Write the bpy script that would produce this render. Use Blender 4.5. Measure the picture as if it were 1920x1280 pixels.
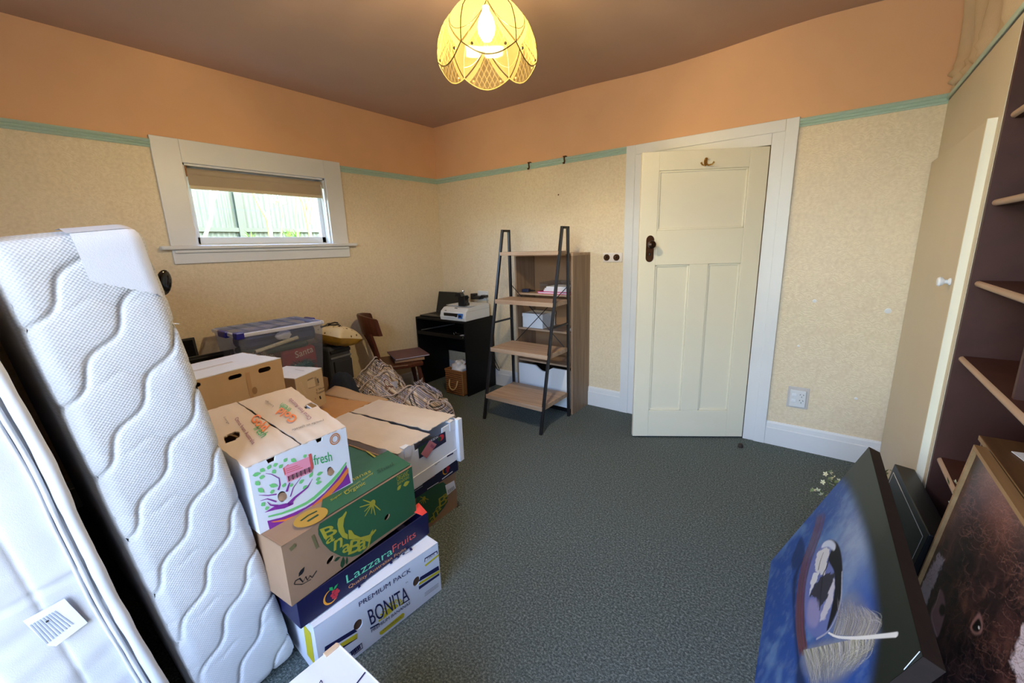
import bpy, math, random
import numpy as np
from mathutils import Vector, Matrix, noise, geometry

random.seed(7)
for o in list(bpy.data.objects): bpy.data.objects.remove(o)
scene = bpy.context.scene
col = scene.collection
PI = math.pi
R = math.radians

# ------------------------------------------------------------------ camera
FPX = 784.0                                    # focal length in pixels of the 1920 x 1280 frame
CAM = np.array([3.4009, -3.2613, 1.42])
MR = np.array([[0.80031264, 0.10912548, -0.58956875],
               [0.59877692, -0.19643085, 0.77645419],
               [-0.03107856, -0.97442627, -0.22254792]])
cd = bpy.data.cameras.new('camera')
cd.sensor_width = 36.0; cd.lens = 36.0 * FPX / 1920.0; cd.clip_start = 0.02
cam = bpy.data.objects.new('camera', cd); col.objects.link(cam)
mw = Matrix.Identity(4)
for i in range(3):
    mw[i][0] = MR[i][0]; mw[i][1] = -MR[i][1]; mw[i][2] = -MR[i][2]; mw[i][3] = CAM[i]
cam.matrix_world = mw
scene.camera = cam

# ------------------------------------------------------------------ light and exposure
vs = scene.view_settings
vs.view_transform = 'Standard'; vs.look = 'None'; vs.gamma = 1.0; vs.use_curve_mapping = False
vs.exposure = 1.28
SKY_STRENGTH = 2.2
SUN_STRENGTH = 2.5
world = bpy.data.worlds.new('sky'); scene.world = world; world.use_nodes = True
wn = world.node_tree.nodes; wl = world.node_tree.links
bg = wn['Background']
sky = wn.new('ShaderNodeTexSky'); sky.sky_type = 'NISHITA'; sky.sun_disc = False
sky.sun_elevation = R(42); sky.sun_rotation = R(75); sky.air_density = 1.0; sky.dust_density = 2.5; sky.ozone_density = 1.5
wl.new(sky.outputs[0], bg.inputs['Color']); bg.inputs['Strength'].default_value = SKY_STRENGTH
sl = bpy.data.lights.new('sun_offscreen', 'SUN'); sl.energy = SUN_STRENGTH; sl.angle = R(0.6); sl.color = (1.0, 0.95, 0.86)
so = bpy.data.objects.new('sun_offscreen', sl); col.objects.link(so)
so.rotation_euler = Vector((-0.72, -0.22, -0.66)).to_track_quat('-Z', 'Y').to_euler()
pl_ = bpy.data.lights.new('window_rear_offscreen', 'AREA'); pl_.shape = 'RECTANGLE'; pl_.size = 1.54; pl_.size_y = 1.97
pl_.cycles.is_portal = True
po = bpy.data.objects.new('window_rear_offscreen', pl_); col.objects.link(po)
po.location = (2.97, -4.38, 1.435); po.rotation_euler = (R(90), 0, 0)

# ------------------------------------------------------------------ pixel helpers (a pixel is only a direction)
def ray(p): return MR @ np.array([p[0] - 960.0, p[1] - 640.0, FPX])
def on_axis(p, axis, val):
    r = ray(p); return Vector(CAM + r * (val - CAM[axis]) / r[axis])
def px_x(p, x): return on_axis(p, 0, x)
def px_y(p, y): return on_axis(p, 1, y)
def px_z(p, z): return on_axis(p, 2, z)
def px_plane(p, o, n):
    r = Vector(ray(p)); o = Vector(o); n = Vector(n); c = Vector(CAM)
    return c + r * ((o - c).dot(n) / r.dot(n))
def project(P):
    q = (np.asarray(P) - CAM) @ MR
    return 960 + FPX * q[..., 0] / q[..., 2], 640 + FPX * q[..., 1] / q[..., 2]

# ------------------------------------------------------------------ materials
def lin(c):
    r = []
    for v in c[:3]:
        v = v / 255.0
        r.append(v / 12.92 if v <= 0.04045 else ((v + 0.055) / 1.055) ** 2.4)
    return (r[0], r[1], r[2], 1.0)
MATS = {}
def mat(name, rgb, rough=0.6, var=0.0, vscale=12.0, bump=0.0, bscale=60.0, metal=0.0, spec=0.35, coat=0.0, detail=3.0, stretch=None, sheen=0.0):
    if name in MATS: return MATS[name]
    m = bpy.data.materials.new(name); m.use_nodes = True
    nt = m.node_tree; b = nt.nodes['Principled BSDF']
    b.inputs['Base Color'].default_value = lin(rgb); b.inputs['Roughness'].default_value = rough
    b.inputs['Metallic'].default_value = metal; b.inputs['Specular IOR Level'].default_value = spec
    b.inputs['Coat Weight'].default_value = coat
    b.inputs['Sheen Weight'].default_value = sheen
    m.diffuse_color = lin(rgb)
    if var or bump:
        tc = nt.nodes.new('ShaderNodeTexCoord'); mp = nt.nodes.new('ShaderNodeMapping')
        if stretch: mp.inputs['Scale'].default_value = stretch
        nt.links.new(tc.outputs['Object'], mp.inputs['Vector'])
    if var:
        nz = nt.nodes.new('ShaderNodeTexNoise'); nz.inputs['Scale'].default_value = vscale; nz.inputs['Detail'].default_value = detail
        nt.links.new(mp.outputs[0], nz.inputs['Vector'])
        cr = nt.nodes.new('ShaderNodeValToRGB')
        c = lin(rgb)
        cr.color_ramp.elements[0].position = 0.3; cr.color_ramp.elements[1].position = 0.7
        cr.color_ramp.elements[0].color = tuple(max(0, x * (1 - var)) for x in c[:3]) + (1,)
        cr.color_ramp.elements[1].color = tuple(min(1, x * (1 + var)) for x in c[:3]) + (1,)
        nt.links.new(nz.outputs['Fac'], cr.inputs['Fac']); nt.links.new(cr.outputs['Color'], b.inputs['Base Color'])
    if bump:
        n2 = nt.nodes.new('ShaderNodeTexNoise'); n2.inputs['Scale'].default_value = bscale; n2.inputs['Detail'].default_value = 2
        nt.links.new(mp.outputs[0], n2.inputs['Vector'])
        bp = nt.nodes.new('ShaderNodeBump'); bp.inputs['Strength'].default_value = bump; bp.inputs['Distance'].default_value = 0.01
        nt.links.new(n2.outputs['Fac'], bp.inputs['Height']); nt.links.new(bp.outputs[0], b.inputs['Normal'])
    MATS[name] = m
    return m

class NT:
    """tiny node helper: math on sockets"""
    def __init__(s, m): s.m = m; s.nt = m.node_tree
    def new(s, t, **k):
        n = s.nt.nodes.new(t)
        for a, v in k.items(): setattr(n, a, v)
        return n
    def put(s, sock, v):
        if hasattr(v, 'is_output') or isinstance(v, bpy.types.NodeSocket): s.nt.links.new(v, sock)
        else: sock.default_value = v
    def math(s, op, a, b=None, c=None, clamp=False):
        n = s.new('ShaderNodeMath', operation=op); n.use_clamp = clamp
        s.put(n.inputs[0], a)
        if b is not None: s.put(n.inputs[1], b)
        if c is not None: s.put(n.inputs[2], c)
        return n.outputs[0]
    def mix(s, fac, a, b, mode='MIX'):
        n = s.new('ShaderNodeMix', data_type='RGBA', blend_type=mode)
        s.put(n.inputs['Factor'], fac); s.put(n.inputs[6], a); s.put(n.inputs[7], b)
        return n.outputs[2]
    def noise(s, vec, scale, detail=3.0, rough=0.5):
        n = s.new('ShaderNodeTexNoise'); n.inputs['Scale'].default_value = scale; n.inputs['Detail'].default_value = detail
        n.inputs['Roughness'].default_value = rough
        s.nt.links.new(vec, n.inputs['Vector']); return n.outputs['Fac']
    def ramp(s, fac, stops, const=False):
        n = s.new('ShaderNodeValToRGB'); r = n.color_ramp
        if const: r.interpolation = 'CONSTANT'
        while len(r.elements) < len(stops): r.elements.new(0.5)
        for e, (p, c) in zip(r.elements, stops): e.position = p; e.color = c
        s.nt.links.new(fac, n.inputs[0]); return n.outputs[0]
    def bump(s, h, strength=0.3, dist=0.01):
        n = s.new('ShaderNodeBump'); n.inputs['Strength'].default_value = strength; n.inputs['Distance'].default_value = dist
        s.nt.links.new(h, n.inputs['Height']); return n.outputs[0]
    def coords(s, kind='Object'):
        tc = s.new('ShaderNodeTexCoord'); sp = s.new('ShaderNodeSeparateXYZ')
        s.nt.links.new(tc.outputs[kind], sp.inputs[0]); return tc.outputs[kind], sp.outputs
def node_mat(name, rough=0.6, spec=0.35):
    m = bpy.data.materials.new(name); m.use_nodes = True; MATS[name] = m
    b = m.node_tree.nodes['Principled BSDF']; b.inputs['Roughness'].default_value = rough; b.inputs['Specular IOR Level'].default_value = spec
    return m, NT(m), b

# wallpaper: cream with small embossed fans
def make_wallpaper():
    m, n, b = node_mat('wallpaper', 0.42, 0.5)
    vec, s = n.coords()
    wob = n.noise(vec, 9.0, 2.0); wob2 = n.noise(vec, 7.0, 2.0)
    u = n.math('MULTIPLY_ADD', wob, 2.2, n.math('MULTIPLY', n.math('ADD', s[0], s[1]), 17.0)); v = n.math('MULTIPLY_ADD', wob2, 2.2, n.math('MULTIPLY', s[2], 26.0))
    row = n.math('FLOOR', v); fv = n.math('FRACT', v)
    fu = n.math('SUBTRACT', n.math('FRACT', n.math('ADD', u, n.math('MULTIPLY', row, 0.5))), 0.5)
    r = n.math('SQRT', n.math('ADD', n.math('MULTIPLY', fu, fu), n.math('MULTIPLY', n.math('MULTIPLY', fv, fv), 0.6)))
    arc = n.math('SINE', n.math('MULTIPLY', r, 26.0))
    msk = n.noise(vec, 14.0, 3.0)
    big = n.noise(vec, 3.0, 2.0)
    arcs = n.math('MULTIPLY', n.math('MULTIPLY_ADD', arc, 0.5, 0.5), n.math('GREATER_THAN', msk, 0.47))
    base = n.ramp(n.noise(vec, 55.0, 4.0), [(0.3, lin((215, 197, 166))), (0.7, lin((231, 215, 187)))])
    c1 = n.mix(n.math('MULTIPLY', arcs, 0.28), base, lin((240, 228, 198)))
    c2 = n.mix(n.math('MULTIPLY', big, 0.25), c1, lin((222, 204, 176)))
    n.put(b.inputs['Base Color'], c2)
    n.put(b.inputs['Normal'], n.bump(n.math('ADD', n.math('MULTIPLY', arcs, 0.7), msk), 0.18, 0.004))
    return m
def make_carpet():
    m, n, b = node_mat('carpet', 0.95, 0.1)
    vec, s = n.coords()
    f = n.noise(vec, 120.0, 3.0, 0.75); g = n.noise(vec, 46.0, 4.0, 0.65); h = n.noise(vec, 1.4, 3.0)
    c = n.ramp(f, [(0.34, lin((48, 57, 57))), (0.50, lin((98, 109, 108))), (0.66, lin((164, 172, 168)))])
    c = n.mix(n.math('MULTIPLY', g, 0.45), c, lin((90, 100, 96)))
    c = n.mix(n.math('MULTIPLY', h, 0.35), c, lin((108, 118, 116)))
    n.put(b.inputs['Base Color'], c); n.put(b.inputs['Normal'], n.bump(f, 0.9, 0.012))
    return m
def make_wood(name, c0, c1, axis=0, scale=18.0, rough=0.5, knots=0.35):
    m, n, b = node_mat(name, rough, 0.3)
    tc = n.new('ShaderNodeTexCoord'); mp = n.new('ShaderNodeMapping')
    sc = [scale, scale, scale]; sc[axis] = scale * 0.07; mp.inputs['Scale'].default_value = sc
    n.nt.links.new(tc.outputs['Object'], mp.inputs['Vector'])
    f = n.noise(mp.outputs[0], 1.6, 5.0, 0.62); g = n.noise(mp.outputs[0], 0.35, 2.0)
    c = n.ramp(f, [(0.3, lin(c0)), (0.7, lin(c1))])
    c = n.mix(n.math('MULTIPLY', g, knots), c, lin(c0))
    n.put(b.inputs['Base Color'], c); n.put(b.inputs['Normal'], n.bump(f, 0.08, 0.004))
    return m
def make_plaid():
    m, n, b = node_mat('plaid_weave', 0.45, 0.4)
    vec, s = n.coords()
    u = n.math('FRACT', n.math('MULTIPLY', n.math('MULTIPLY_ADD', s[2], 0.75, s[0]), 9.0))
    v = n.math('FRACT', n.math('MULTIPLY', n.math('MULTIPLY_ADD', s[2], 0.9, s[1]), 9.0))
    W = (1, 1, 1, 1); N = lin((58, 56, 92)); Mr = lin((128, 82, 84)); K = lin((38, 34, 44)); B = lin((196, 202, 230)); T = lin((226, 208, 180))
    st = [(0.0, W), (0.14, K), (0.19, W), (0.26, N), (0.31, W), (0.42, B), (0.56, W), (0.63, Mr), (0.68, W), (0.76, K), (0.81, T), (0.93, W)]
    a = n.ramp(u, st, True); c = n.ramp(v, st, True)
    base = n.mix(0.95, lin((226, 220, 220)), a, 'MULTIPLY')
    base = n.mix(0.95, base, c, 'MULTIPLY')
    n.put(b.inputs['Base Color'], base)
    n.put(b.inputs['Normal'], n.bump(n.noise(vec, 320.0, 1.0), 0.2, 0.003))
    return m
def make_waffle():
    m, n, b = node_mat('quilted_ticking', 0.85, 0.2)
    vec, s = n.coords()
    a = n.math('SINE', n.math('MULTIPLY', s[1], 760.0)); c = n.math('SINE', n.math('MULTIPLY', s[2], 760.0))
    h = n.math('MULTIPLY', a, c)
    nz = n.noise(vec, 5.0, 3.0)
    col_ = n.ramp(n.math('MULTIPLY_ADD', h, 0.5, 0.5), [(0.0, lin((188, 190, 194))), (1.0, lin((208, 210, 214)))])
    col_ = n.mix(n.math('MULTIPLY', nz, 0.2), col_, lin((204, 198, 188)))
    n.put(b.inputs['Base Color'], col_); n.put(b.inputs['Normal'], n.bump(h, 0.25, 0.003))
    b.inputs['Sheen Weight'].default_value = 0.2
    return m
def make_glass(name, tint=(1, 1, 1, 1), gloss=0.06):
    m = bpy.data.materials.new(name); m.use_nodes = True; nt = m.node_tree; nt.nodes.clear()
    o = nt.nodes.new('ShaderNodeOutputMaterial'); t = nt.nodes.new('ShaderNodeBsdfTransparent'); g = nt.nodes.new('ShaderNodeBsdfGlossy'); x = nt.nodes.new('ShaderNodeMixShader')
    t.inputs[0].default_value = tint; g.inputs['Roughness'].default_value = 0.03; x.inputs[0].default_value = gloss
    nt.links.new(t.outputs[0], x.inputs[1]); nt.links.new(g.outputs[0], x.inputs[2]); nt.links.new(x.outputs[0], o.inputs[0])
    MATS[name] = m; return m
def make_tub_plastic():
    m = bpy.data.materials.new('cloudy_plastic'); m.use_nodes = True; nt = m.node_tree; nt.nodes.clear()
    o = nt.nodes.new('ShaderNodeOutputMaterial'); t = nt.nodes.new('ShaderNodeBsdfTransparent'); d = nt.nodes.new('ShaderNodeBsdfDiffuse'); g = nt.nodes.new('ShaderNodeBsdfGlossy')
    x = nt.nodes.new('ShaderNodeMixShader'); y = nt.nodes.new('ShaderNodeMixShader')
    t.inputs[0].default_value = (0.86, 0.9, 1.0, 1); d.inputs[0].default_value = lin((190, 200, 235)); g.inputs['Roughness'].default_value = 0.2
    x.inputs[0].default_value = 0.17; y.inputs[0].default_value = 0.05
    nt.links.new(t.outputs[0], x.inputs[1]); nt.links.new(d.outputs[0], x.inputs[2])
    nt.links.new(x.outputs[0], y.inputs[1]); nt.links.new(g.outputs[0], y.inputs[2]); nt.links.new(y.outputs[0], o.inputs[0])
    MATS['cloudy_plastic'] = m; return m
def make_shade_glass():
    """ivory glass petal: frosted body, an ogee shaped clear window with a lattice, by the petal's own UV"""
    m = bpy.data.materials.new('petal_glass'); m.use_nodes = True; nt = m.node_tree; nt.nodes.clear(); n = NT(m)
    o = n.new('ShaderNodeOutputMaterial')
    uv = n.new('ShaderNodeUVMap'); sp = n.new('ShaderNodeSeparateXYZ'); nt.links.new(uv.outputs[0], sp.inputs[0])
    u = n.math('SUBTRACT', sp.outputs[0], 0.5); v = sp.outputs[1]
    au = n.math('ABSOLUTE', u)
    # clear window below the ogee curve  v < 0.62 - 1.25*|u|^0.62
    ogee = n.math('SUBTRACT', 0.46, n.math('MULTIPLY', n.math('POWER', au, 0.62), 0.66))
    clear = n.math('LESS_THAN', v, ogee)
    l1 = n.math('ABSOLUTE', n.math('SINE', n.math('MULTIPLY', n.math('ADD', u, n.math('MULTIPLY', v, 1.0)), 26.0)))
    l2 = n.math('ABSOLUTE', n.math('SINE', n.math('MULTIPLY', n.math('SUBTRACT', u, n.math('MULTIPLY', v, 1.0)), 26.0)))
    lat = n.math('LESS_THAN', n.math('MINIMUM', l1, l2), 0.22)
    line = n.math('LESS_THAN', n.math('ABSOLUTE', n.math('SUBTRACT', v, n.math('ADD', ogee, 0.09))), 0.012)
    clr = n.math('MULTIPLY', clear, n.math('SUBTRACT', 1.0, n.math('MULTIPLY', lat, 0.75)))
    tl = n.new('ShaderNodeBsdfTranslucent'); df = n.new('ShaderNodeBsdfDiffuse'); tr = n.new('ShaderNodeBsdfTransparent'); gl = n.new('ShaderNodeBsdfGlossy')
    cc = n.mix(line, lin((116, 99, 60)), lin((36, 28, 14)))
    n.put(tl.inputs[0], cc); n.put(df.inputs[0], cc); tr.inputs[0].default_value = (1.0, 0.96, 0.82, 1); gl.inputs['Roughness'].default_value = 0.008
    x = n.new('ShaderNodeMixShader'); x.inputs[0].default_value = 0.35; nt.links.new(tl.outputs[0], x.inputs[1]); nt.links.new(df.outputs[0], x.inputs[2])
    y = n.new('ShaderNodeMixShader'); n.put(y.inputs[0], n.math('MULTIPLY_ADD', clr, 0.50, 0.36)); nt.links.new(x.outputs[0], y.inputs[1]); nt.links.new(tr.outputs[0], y.inputs[2])
    z = n.new('ShaderNodeMixShader'); z.inputs[0].default_value = 0.002; nt.links.new(y.outputs[0], z.inputs[1]); nt.links.new(gl.outputs[0], z.inputs[2])
    nt.links.new(z.outputs[0], o.inputs[0]); MATS['petal_glass'] = m; return m
def make_emit(name, rgb, strength):
    m = bpy.data.materials.new(name); m.use_nodes = True; nt = m.node_tree; nt.nodes.clear()
    o = nt.nodes.new('ShaderNodeOutputMaterial'); e = nt.nodes.new('ShaderNodeEmission'); e.inputs[0].default_value = lin(rgb); e.inputs[1].default_value = strength
    nt.links.new(e.outputs[0], o.inputs[0]); MATS[name] = m; return m
def make_painted(name, rough=0.5, spec=0.3):
    m, n, b = node_mat(name, rough, spec)
    a = n.new('ShaderNodeVertexColor'); a.layer_name = 'paint'
    n.put(b.inputs['Base Color'], a.outputs[0])
    return m

WALLP = make_wallpaper(); CARPET = make_carpet(); PLAID = make_plaid(); WAFFLE = make_waffle()
GLASS = make_glass('window_glass'); TUBP = make_tub_plastic(); PETAL = make_shade_glass()
FRIEZE = mat('frieze_paint', (228, 180, 138), 0.7, 0.03, 3)
CEILM = mat('ceiling_paint', (186, 156, 136), 0.85, 0.03, 2.5)
RAILM = mat('pale_green_gloss', (178, 204, 192), 0.35, spec=0.5)
TRIM = mat('white_gloss', (222, 224, 226), 0.35, 0.015, 6, spec=0.5)
DOORM = mat('cream_gloss', (234, 229, 208), 0.32, 0.01, 4, spec=0.5)
OAK = make_wood('greyed_oak', (160, 132, 108), (196, 170, 146), 0)
OAKV = make_wood('greyed_oak_upright', (128, 104, 84), (166, 140, 116), 2)
PALEWOOD = make_wood('pale_oak_frame', (132, 100, 66), (164, 130, 90), 1)
BROWNP = mat('brown_paint', (72, 40, 32), 0.55, 0.12, 14)
SHELFEDGE = mat('tan_edge', (172, 144, 122), 0.5)
BLACKM = mat('black_metal', (24, 24, 27), 0.4, spec=0.5)
BLACKL = mat('black_laminate', (13, 13, 15), 0.5, spec=0.25)
BLACKP = mat('black_plastic', (20, 20, 22), 0.35, spec=0.5)
WHITEL = mat('white_laminate', (226, 230, 236), 0.4, spec=0.4)
WHITEP = mat('white_plastic', (214, 216, 218), 0.4, spec=0.45)
BRASS = mat('brass', (190, 150, 74), 0.3, metal=1.0)
BRONZE = mat('bronze', (92, 62, 42), 0.38, 0.25, 40, metal=0.8)
DKWOOD = make_wood('dark_chair_wood', (62, 30, 18), (98, 50, 30), 2, 22, 0.35)
KRAFT = mat('kraft_board', (188, 158, 124), 0.8, 0.05, 9)
KRAFTD = mat('brown_board', (154, 122, 96), 0.8, 0.06, 9)
KRAFTP = mat('pale_board', (206, 178, 148), 0.8, 0.05, 8)
WHITEB = mat('white_board', (222, 226, 236), 0.65, 0.02, 8)
NAVYB = mat('navy_board', (22, 22, 62), 0.45, spec=0.4)
GREENB = mat('green_print', (44, 92, 62), 0.6)
def ink(name, rgb, rough=0.6): return mat('ink_' + name, rgb, rough)

# ------------------------------------------------------------------ mesh builder
class MB:
    def __init__(s): s.v = []; s.f = []; s.uv = None
    def add(s, vs_, fs, M=None):
        b = len(s.v)
        for p in vs_: s.v.append(tuple(M @ Vector(p)) if M is not None else tuple(p))
        for f in fs: s.f.append(tuple(i + b for i in f))
        return s
    def box(s, x0, x1, y0, y1, z0, z1, M=None):
        if x0 > x1: x0, x1 = x1, x0
        if y0 > y1: y0, y1 = y1, y0
        if z0 > z1: z0, z1 = z1, z0
        return s.add([(x0, y0, z0), (x1, y0, z0), (x1, y1, z0), (x0, y1, z0), (x0, y0, z1), (x1, y0, z1), (x1, y1, z1), (x0, y1, z1)],
                     [(0, 3, 2, 1), (4, 5, 6, 7), (0, 1, 5, 4), (1, 2, 6, 5), (2, 3, 7, 6), (3, 0, 4, 7)], M)
    def bar(s, p, q, w, h=None, up=(0, 0, 1)):
        p = Vector(p); q = Vector(q); d = q - p; L = d.length; d.normalize(); h = h or w
        u = Vector(up)
        if abs(u.dot(d)) > 0.99: u = Vector((1, 0, 0))
        a = d.cross(u).normalized(); c = a.cross(d).normalized()
        M = Matrix(((a.x, d.x, c.x, p.x), (a.y, d.y, c.y, p.y), (a.z, d.z, c.z, p.z), (0, 0, 0, 1)))
        return s.box(-w / 2, w / 2, 0, L, -h / 2, h / 2, M)
    def tube(s, pts, r, n=8, caps=True):
        pts = [Vector(p) for p in pts]; m = len(pts); rr = r if isinstance(r, (list, tuple)) else [r] * m
        ref = Vector((0, 0, 1)); vs_ = []; prev = None
        for i, p in enumerate(pts):
            d = (pts[min(i + 1, m - 1)] - pts[max(i - 1, 0)])
            d = d.normalized() if d.length > 1e-9 else Vector((0, 0, 1))
            if prev is None:
                a = d.cross(ref)
                if a.length < 1e-3: a = d.cross(Vector((1, 0, 0)))
            else:
                a = prev - d * prev.dot(d)
                if a.length < 1e-5: a = d.cross(ref)
            a.normalize(); prev = a; c = d.cross(a)
            for k in range(n):
                t = 2 * PI * k / n; vs_.append(p + (a * math.cos(t) + c * math.sin(t)) * rr[i])
        fs = []
        for i in range(m - 1):
            for k in range(n):
                fs.append((i * n + k, i * n + (k + 1) % n, (i + 1) * n + (k + 1) % n, (i + 1) * n + k))
        if caps: fs.append(tuple(range(n - 1, -1, -1))); fs.append(tuple(range((m - 1) * n, m * n)))
        return s.add(vs_, fs)
    def ribbon(s, pts, w, th, side=(0, 0, 1)):
        """flat strap along pts"""
        for p, q in zip(pts[:-1], pts[1:]): s.bar(p, q, th, w, up=side)
        return s
    def lathe(s, prof, n=24, M=None, closed=False):
        vs_ = []; m = len(prof)
        for r, z in prof:
            for k in range(n):
                t = 2 * PI * k / n; vs_.append((r * math.cos(t), r * math.sin(t), z))
        fs = []
        for i in range(m - 1):
            for k in range(n): fs.append((i * n + k, i * n + (k + 1) % n, (i + 1) * n + (k + 1) % n, (i + 1) * n + k))
        if prof[0][0] > 1e-6: fs.append(tuple(range(n - 1, -1, -1)))
        if prof[-1][0] > 1e-6: fs.append(tuple(range((m - 1) * n, m * n)))
        return s.add(vs_, fs, M)
    def sphere(s, c, r, nu=16, nv=10):
        if not isinstance(r, (tuple, list)): r = (r, r, r)
        prof = []
        M = Matrix.Translation(c) @ Matrix.Diagonal((r[0], r[1], r[2], 1))
        for i in range(nv + 1):
            t = PI * i / nv; prof.append((math.sin(t), -math.cos(t)))
        return s.lathe(prof, nu, M)
    def prism(s, poly, o, u, v, n, th, holes=()):
        """flat panel: outline poly in (u, v), thickness th back along -n; holes are outlines too"""
        o = Vector(o); u = Vector(u); v = Vector(v); n = Vector(n)
        loops = [list(poly)] + [list(h) for h in holes]
        flat = [p for l in loops for p in l]
        tris = geometry.tessellate_polygon([[Vector((p[0], p[1], 0)) for p in l] for l in loops])
        N = len(flat)
        vs_ = [o + u * p[0] + v * p[1] for p in flat] + [o + u * p[0] + v * p[1] - n * th for p in flat]
        fs = []
        for t in tris:
            a, b, c = [Vector((flat[i][0], flat[i][1], 0)) for i in t]
            t = tuple(t)
            if (b - a).cross(c - a).z < 0: t = t[::-1]
            fs.append(t); fs.append(tuple(i + N for i in t[::-1]))
        k = 0
        for l in loops:
            m = len(l)
            for i in range(m): fs.append((k + i, k + (i + 1) % m, k + (i + 1) % m + N, k + i + N)[::-1])
            k += m
        return s.add(vs_, fs)
    def grid(s, P):
        """P[i][j] points -> quads"""
        a = len(P); b = len(P[0]); vs_ = [p for row in P for p in row]
        return s.add(vs_, [(i * b + j, i * b + j + 1, (i + 1) * b + j + 1, (i + 1) * b + j) for i in range(a - 1) for j in range(b - 1)])
    def mesh(s, name, m, smooth=False, ang=40):
        me = bpy.data.meshes.new(name); me.from_pydata(s.v, [], s.f); me.validate(); me.update()
        if m: me.materials.append(m)
        if smooth:
            me.polygons.foreach_set('use_smooth', [True] * len(me.polygons))
            if ang < 180: me.set_sharp_from_angle(angle=R(ang))
        return me
    def build(s, name, m, parent=None, smooth=False, bevel=0.0, ang=40, seg=2):
        ob = bpy.data.objects.new(name, s.mesh(name, m, smooth, ang)); col.objects.link(ob)
        if parent: ob.parent = parent
        if bevel:
            md = ob.modifiers.new('bevel', 'BEVEL'); md.width = bevel; md.segments = seg; md.limit_method = 'ANGLE'; md.angle_limit = R(35)
        return ob
def tag(o, label=None, cat=None, group=None, kind=None):
    if label: o['label'] = label
    if cat: o['category'] = cat
    if group: o['group'] = group
    if kind: o['kind'] = kind
    return o
def thing(name, label, cat, loc=(0, 0, 0), rot=(0, 0, 0), group=None):
    o = bpy.data.objects.new(name, None); col.objects.link(o); o.empty_display_size = 0.05
    o.location = loc; o.rotation_euler = rot; o.rotation_mode = 'XYZ'
    return tag(o, label, cat, group)
def setting(name, loc=(0, 0, 0)):
    o = bpy.data.objects.new(name, None); col.objects.link(o); o.location = loc; o.empty_display_size = 0.05
    return tag(o, kind='structure')
def wmat(o): return Matrix.LocRotScale(o.location, o.rotation_euler, None)
def copy_tree(o, parent=None):
    c = o.copy(); col.objects.link(c); c.parent = parent
    for ch in [x for x in bpy.data.objects if x.parent == o]: copy_tree(ch, c)
    return c
def ell(cx, cy, rx, ry, n=20, rot=0.0):
    c, s = math.cos(rot), math.sin(rot); r = []
    for i in range(n):
        t = 2 * PI * i / n; x = rx * math.cos(t); y = ry * math.sin(t); r.append((cx + x * c - y * s, cy + x * s + y * c))
    return r
def slot(cx, cy, w, h, n=6):
    r = h / 2; pts = []
    for i in range(n + 1): t = -PI / 2 + PI * i / n; pts.append((cx + w / 2 - r + r * math.cos(t), cy + r * math.sin(t)))
    for i in range(n + 1): t = PI / 2 + PI * i / n; pts.append((cx - w / 2 + r + r * math.cos(t), cy + r * math.sin(t)))
    return pts

# ------------------------------------------------------------------ flat print (lettering, logos) laid on a real face
_tc = {}
def text_mesh(sx, bold=0.0):
    key = (sx, bold)
    if key in _tc: return _tc[key]
    cu = bpy.data.curves.new('lettering', 'FONT'); cu.body = sx; cu.size = 1.0; cu.resolution_u = 3; cu.offset = bold
    ob = bpy.data.objects.new('lettering', cu); col.objects.link(ob)
    dg = bpy.context.evaluated_depsgraph_get(); me = ob.evaluated_get(dg).to_mesh()
    vs_ = np.array([v.co[:2] for v in me.vertices]) if len(me.vertices) else np.zeros((0, 2)); fs = [tuple(p.vertices) for p in me.polygons]
    ob.evaluated_get(dg).to_mesh_clear(); bpy.data.objects.remove(ob); bpy.data.curves.remove(cu)
    if len(vs_):
        vs_ -= vs_.min(0); vs_ = vs_ / np.maximum(vs_.max(0), 1e-6)
    _tc[key] = (vs_, fs); return _tc[key]
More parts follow.
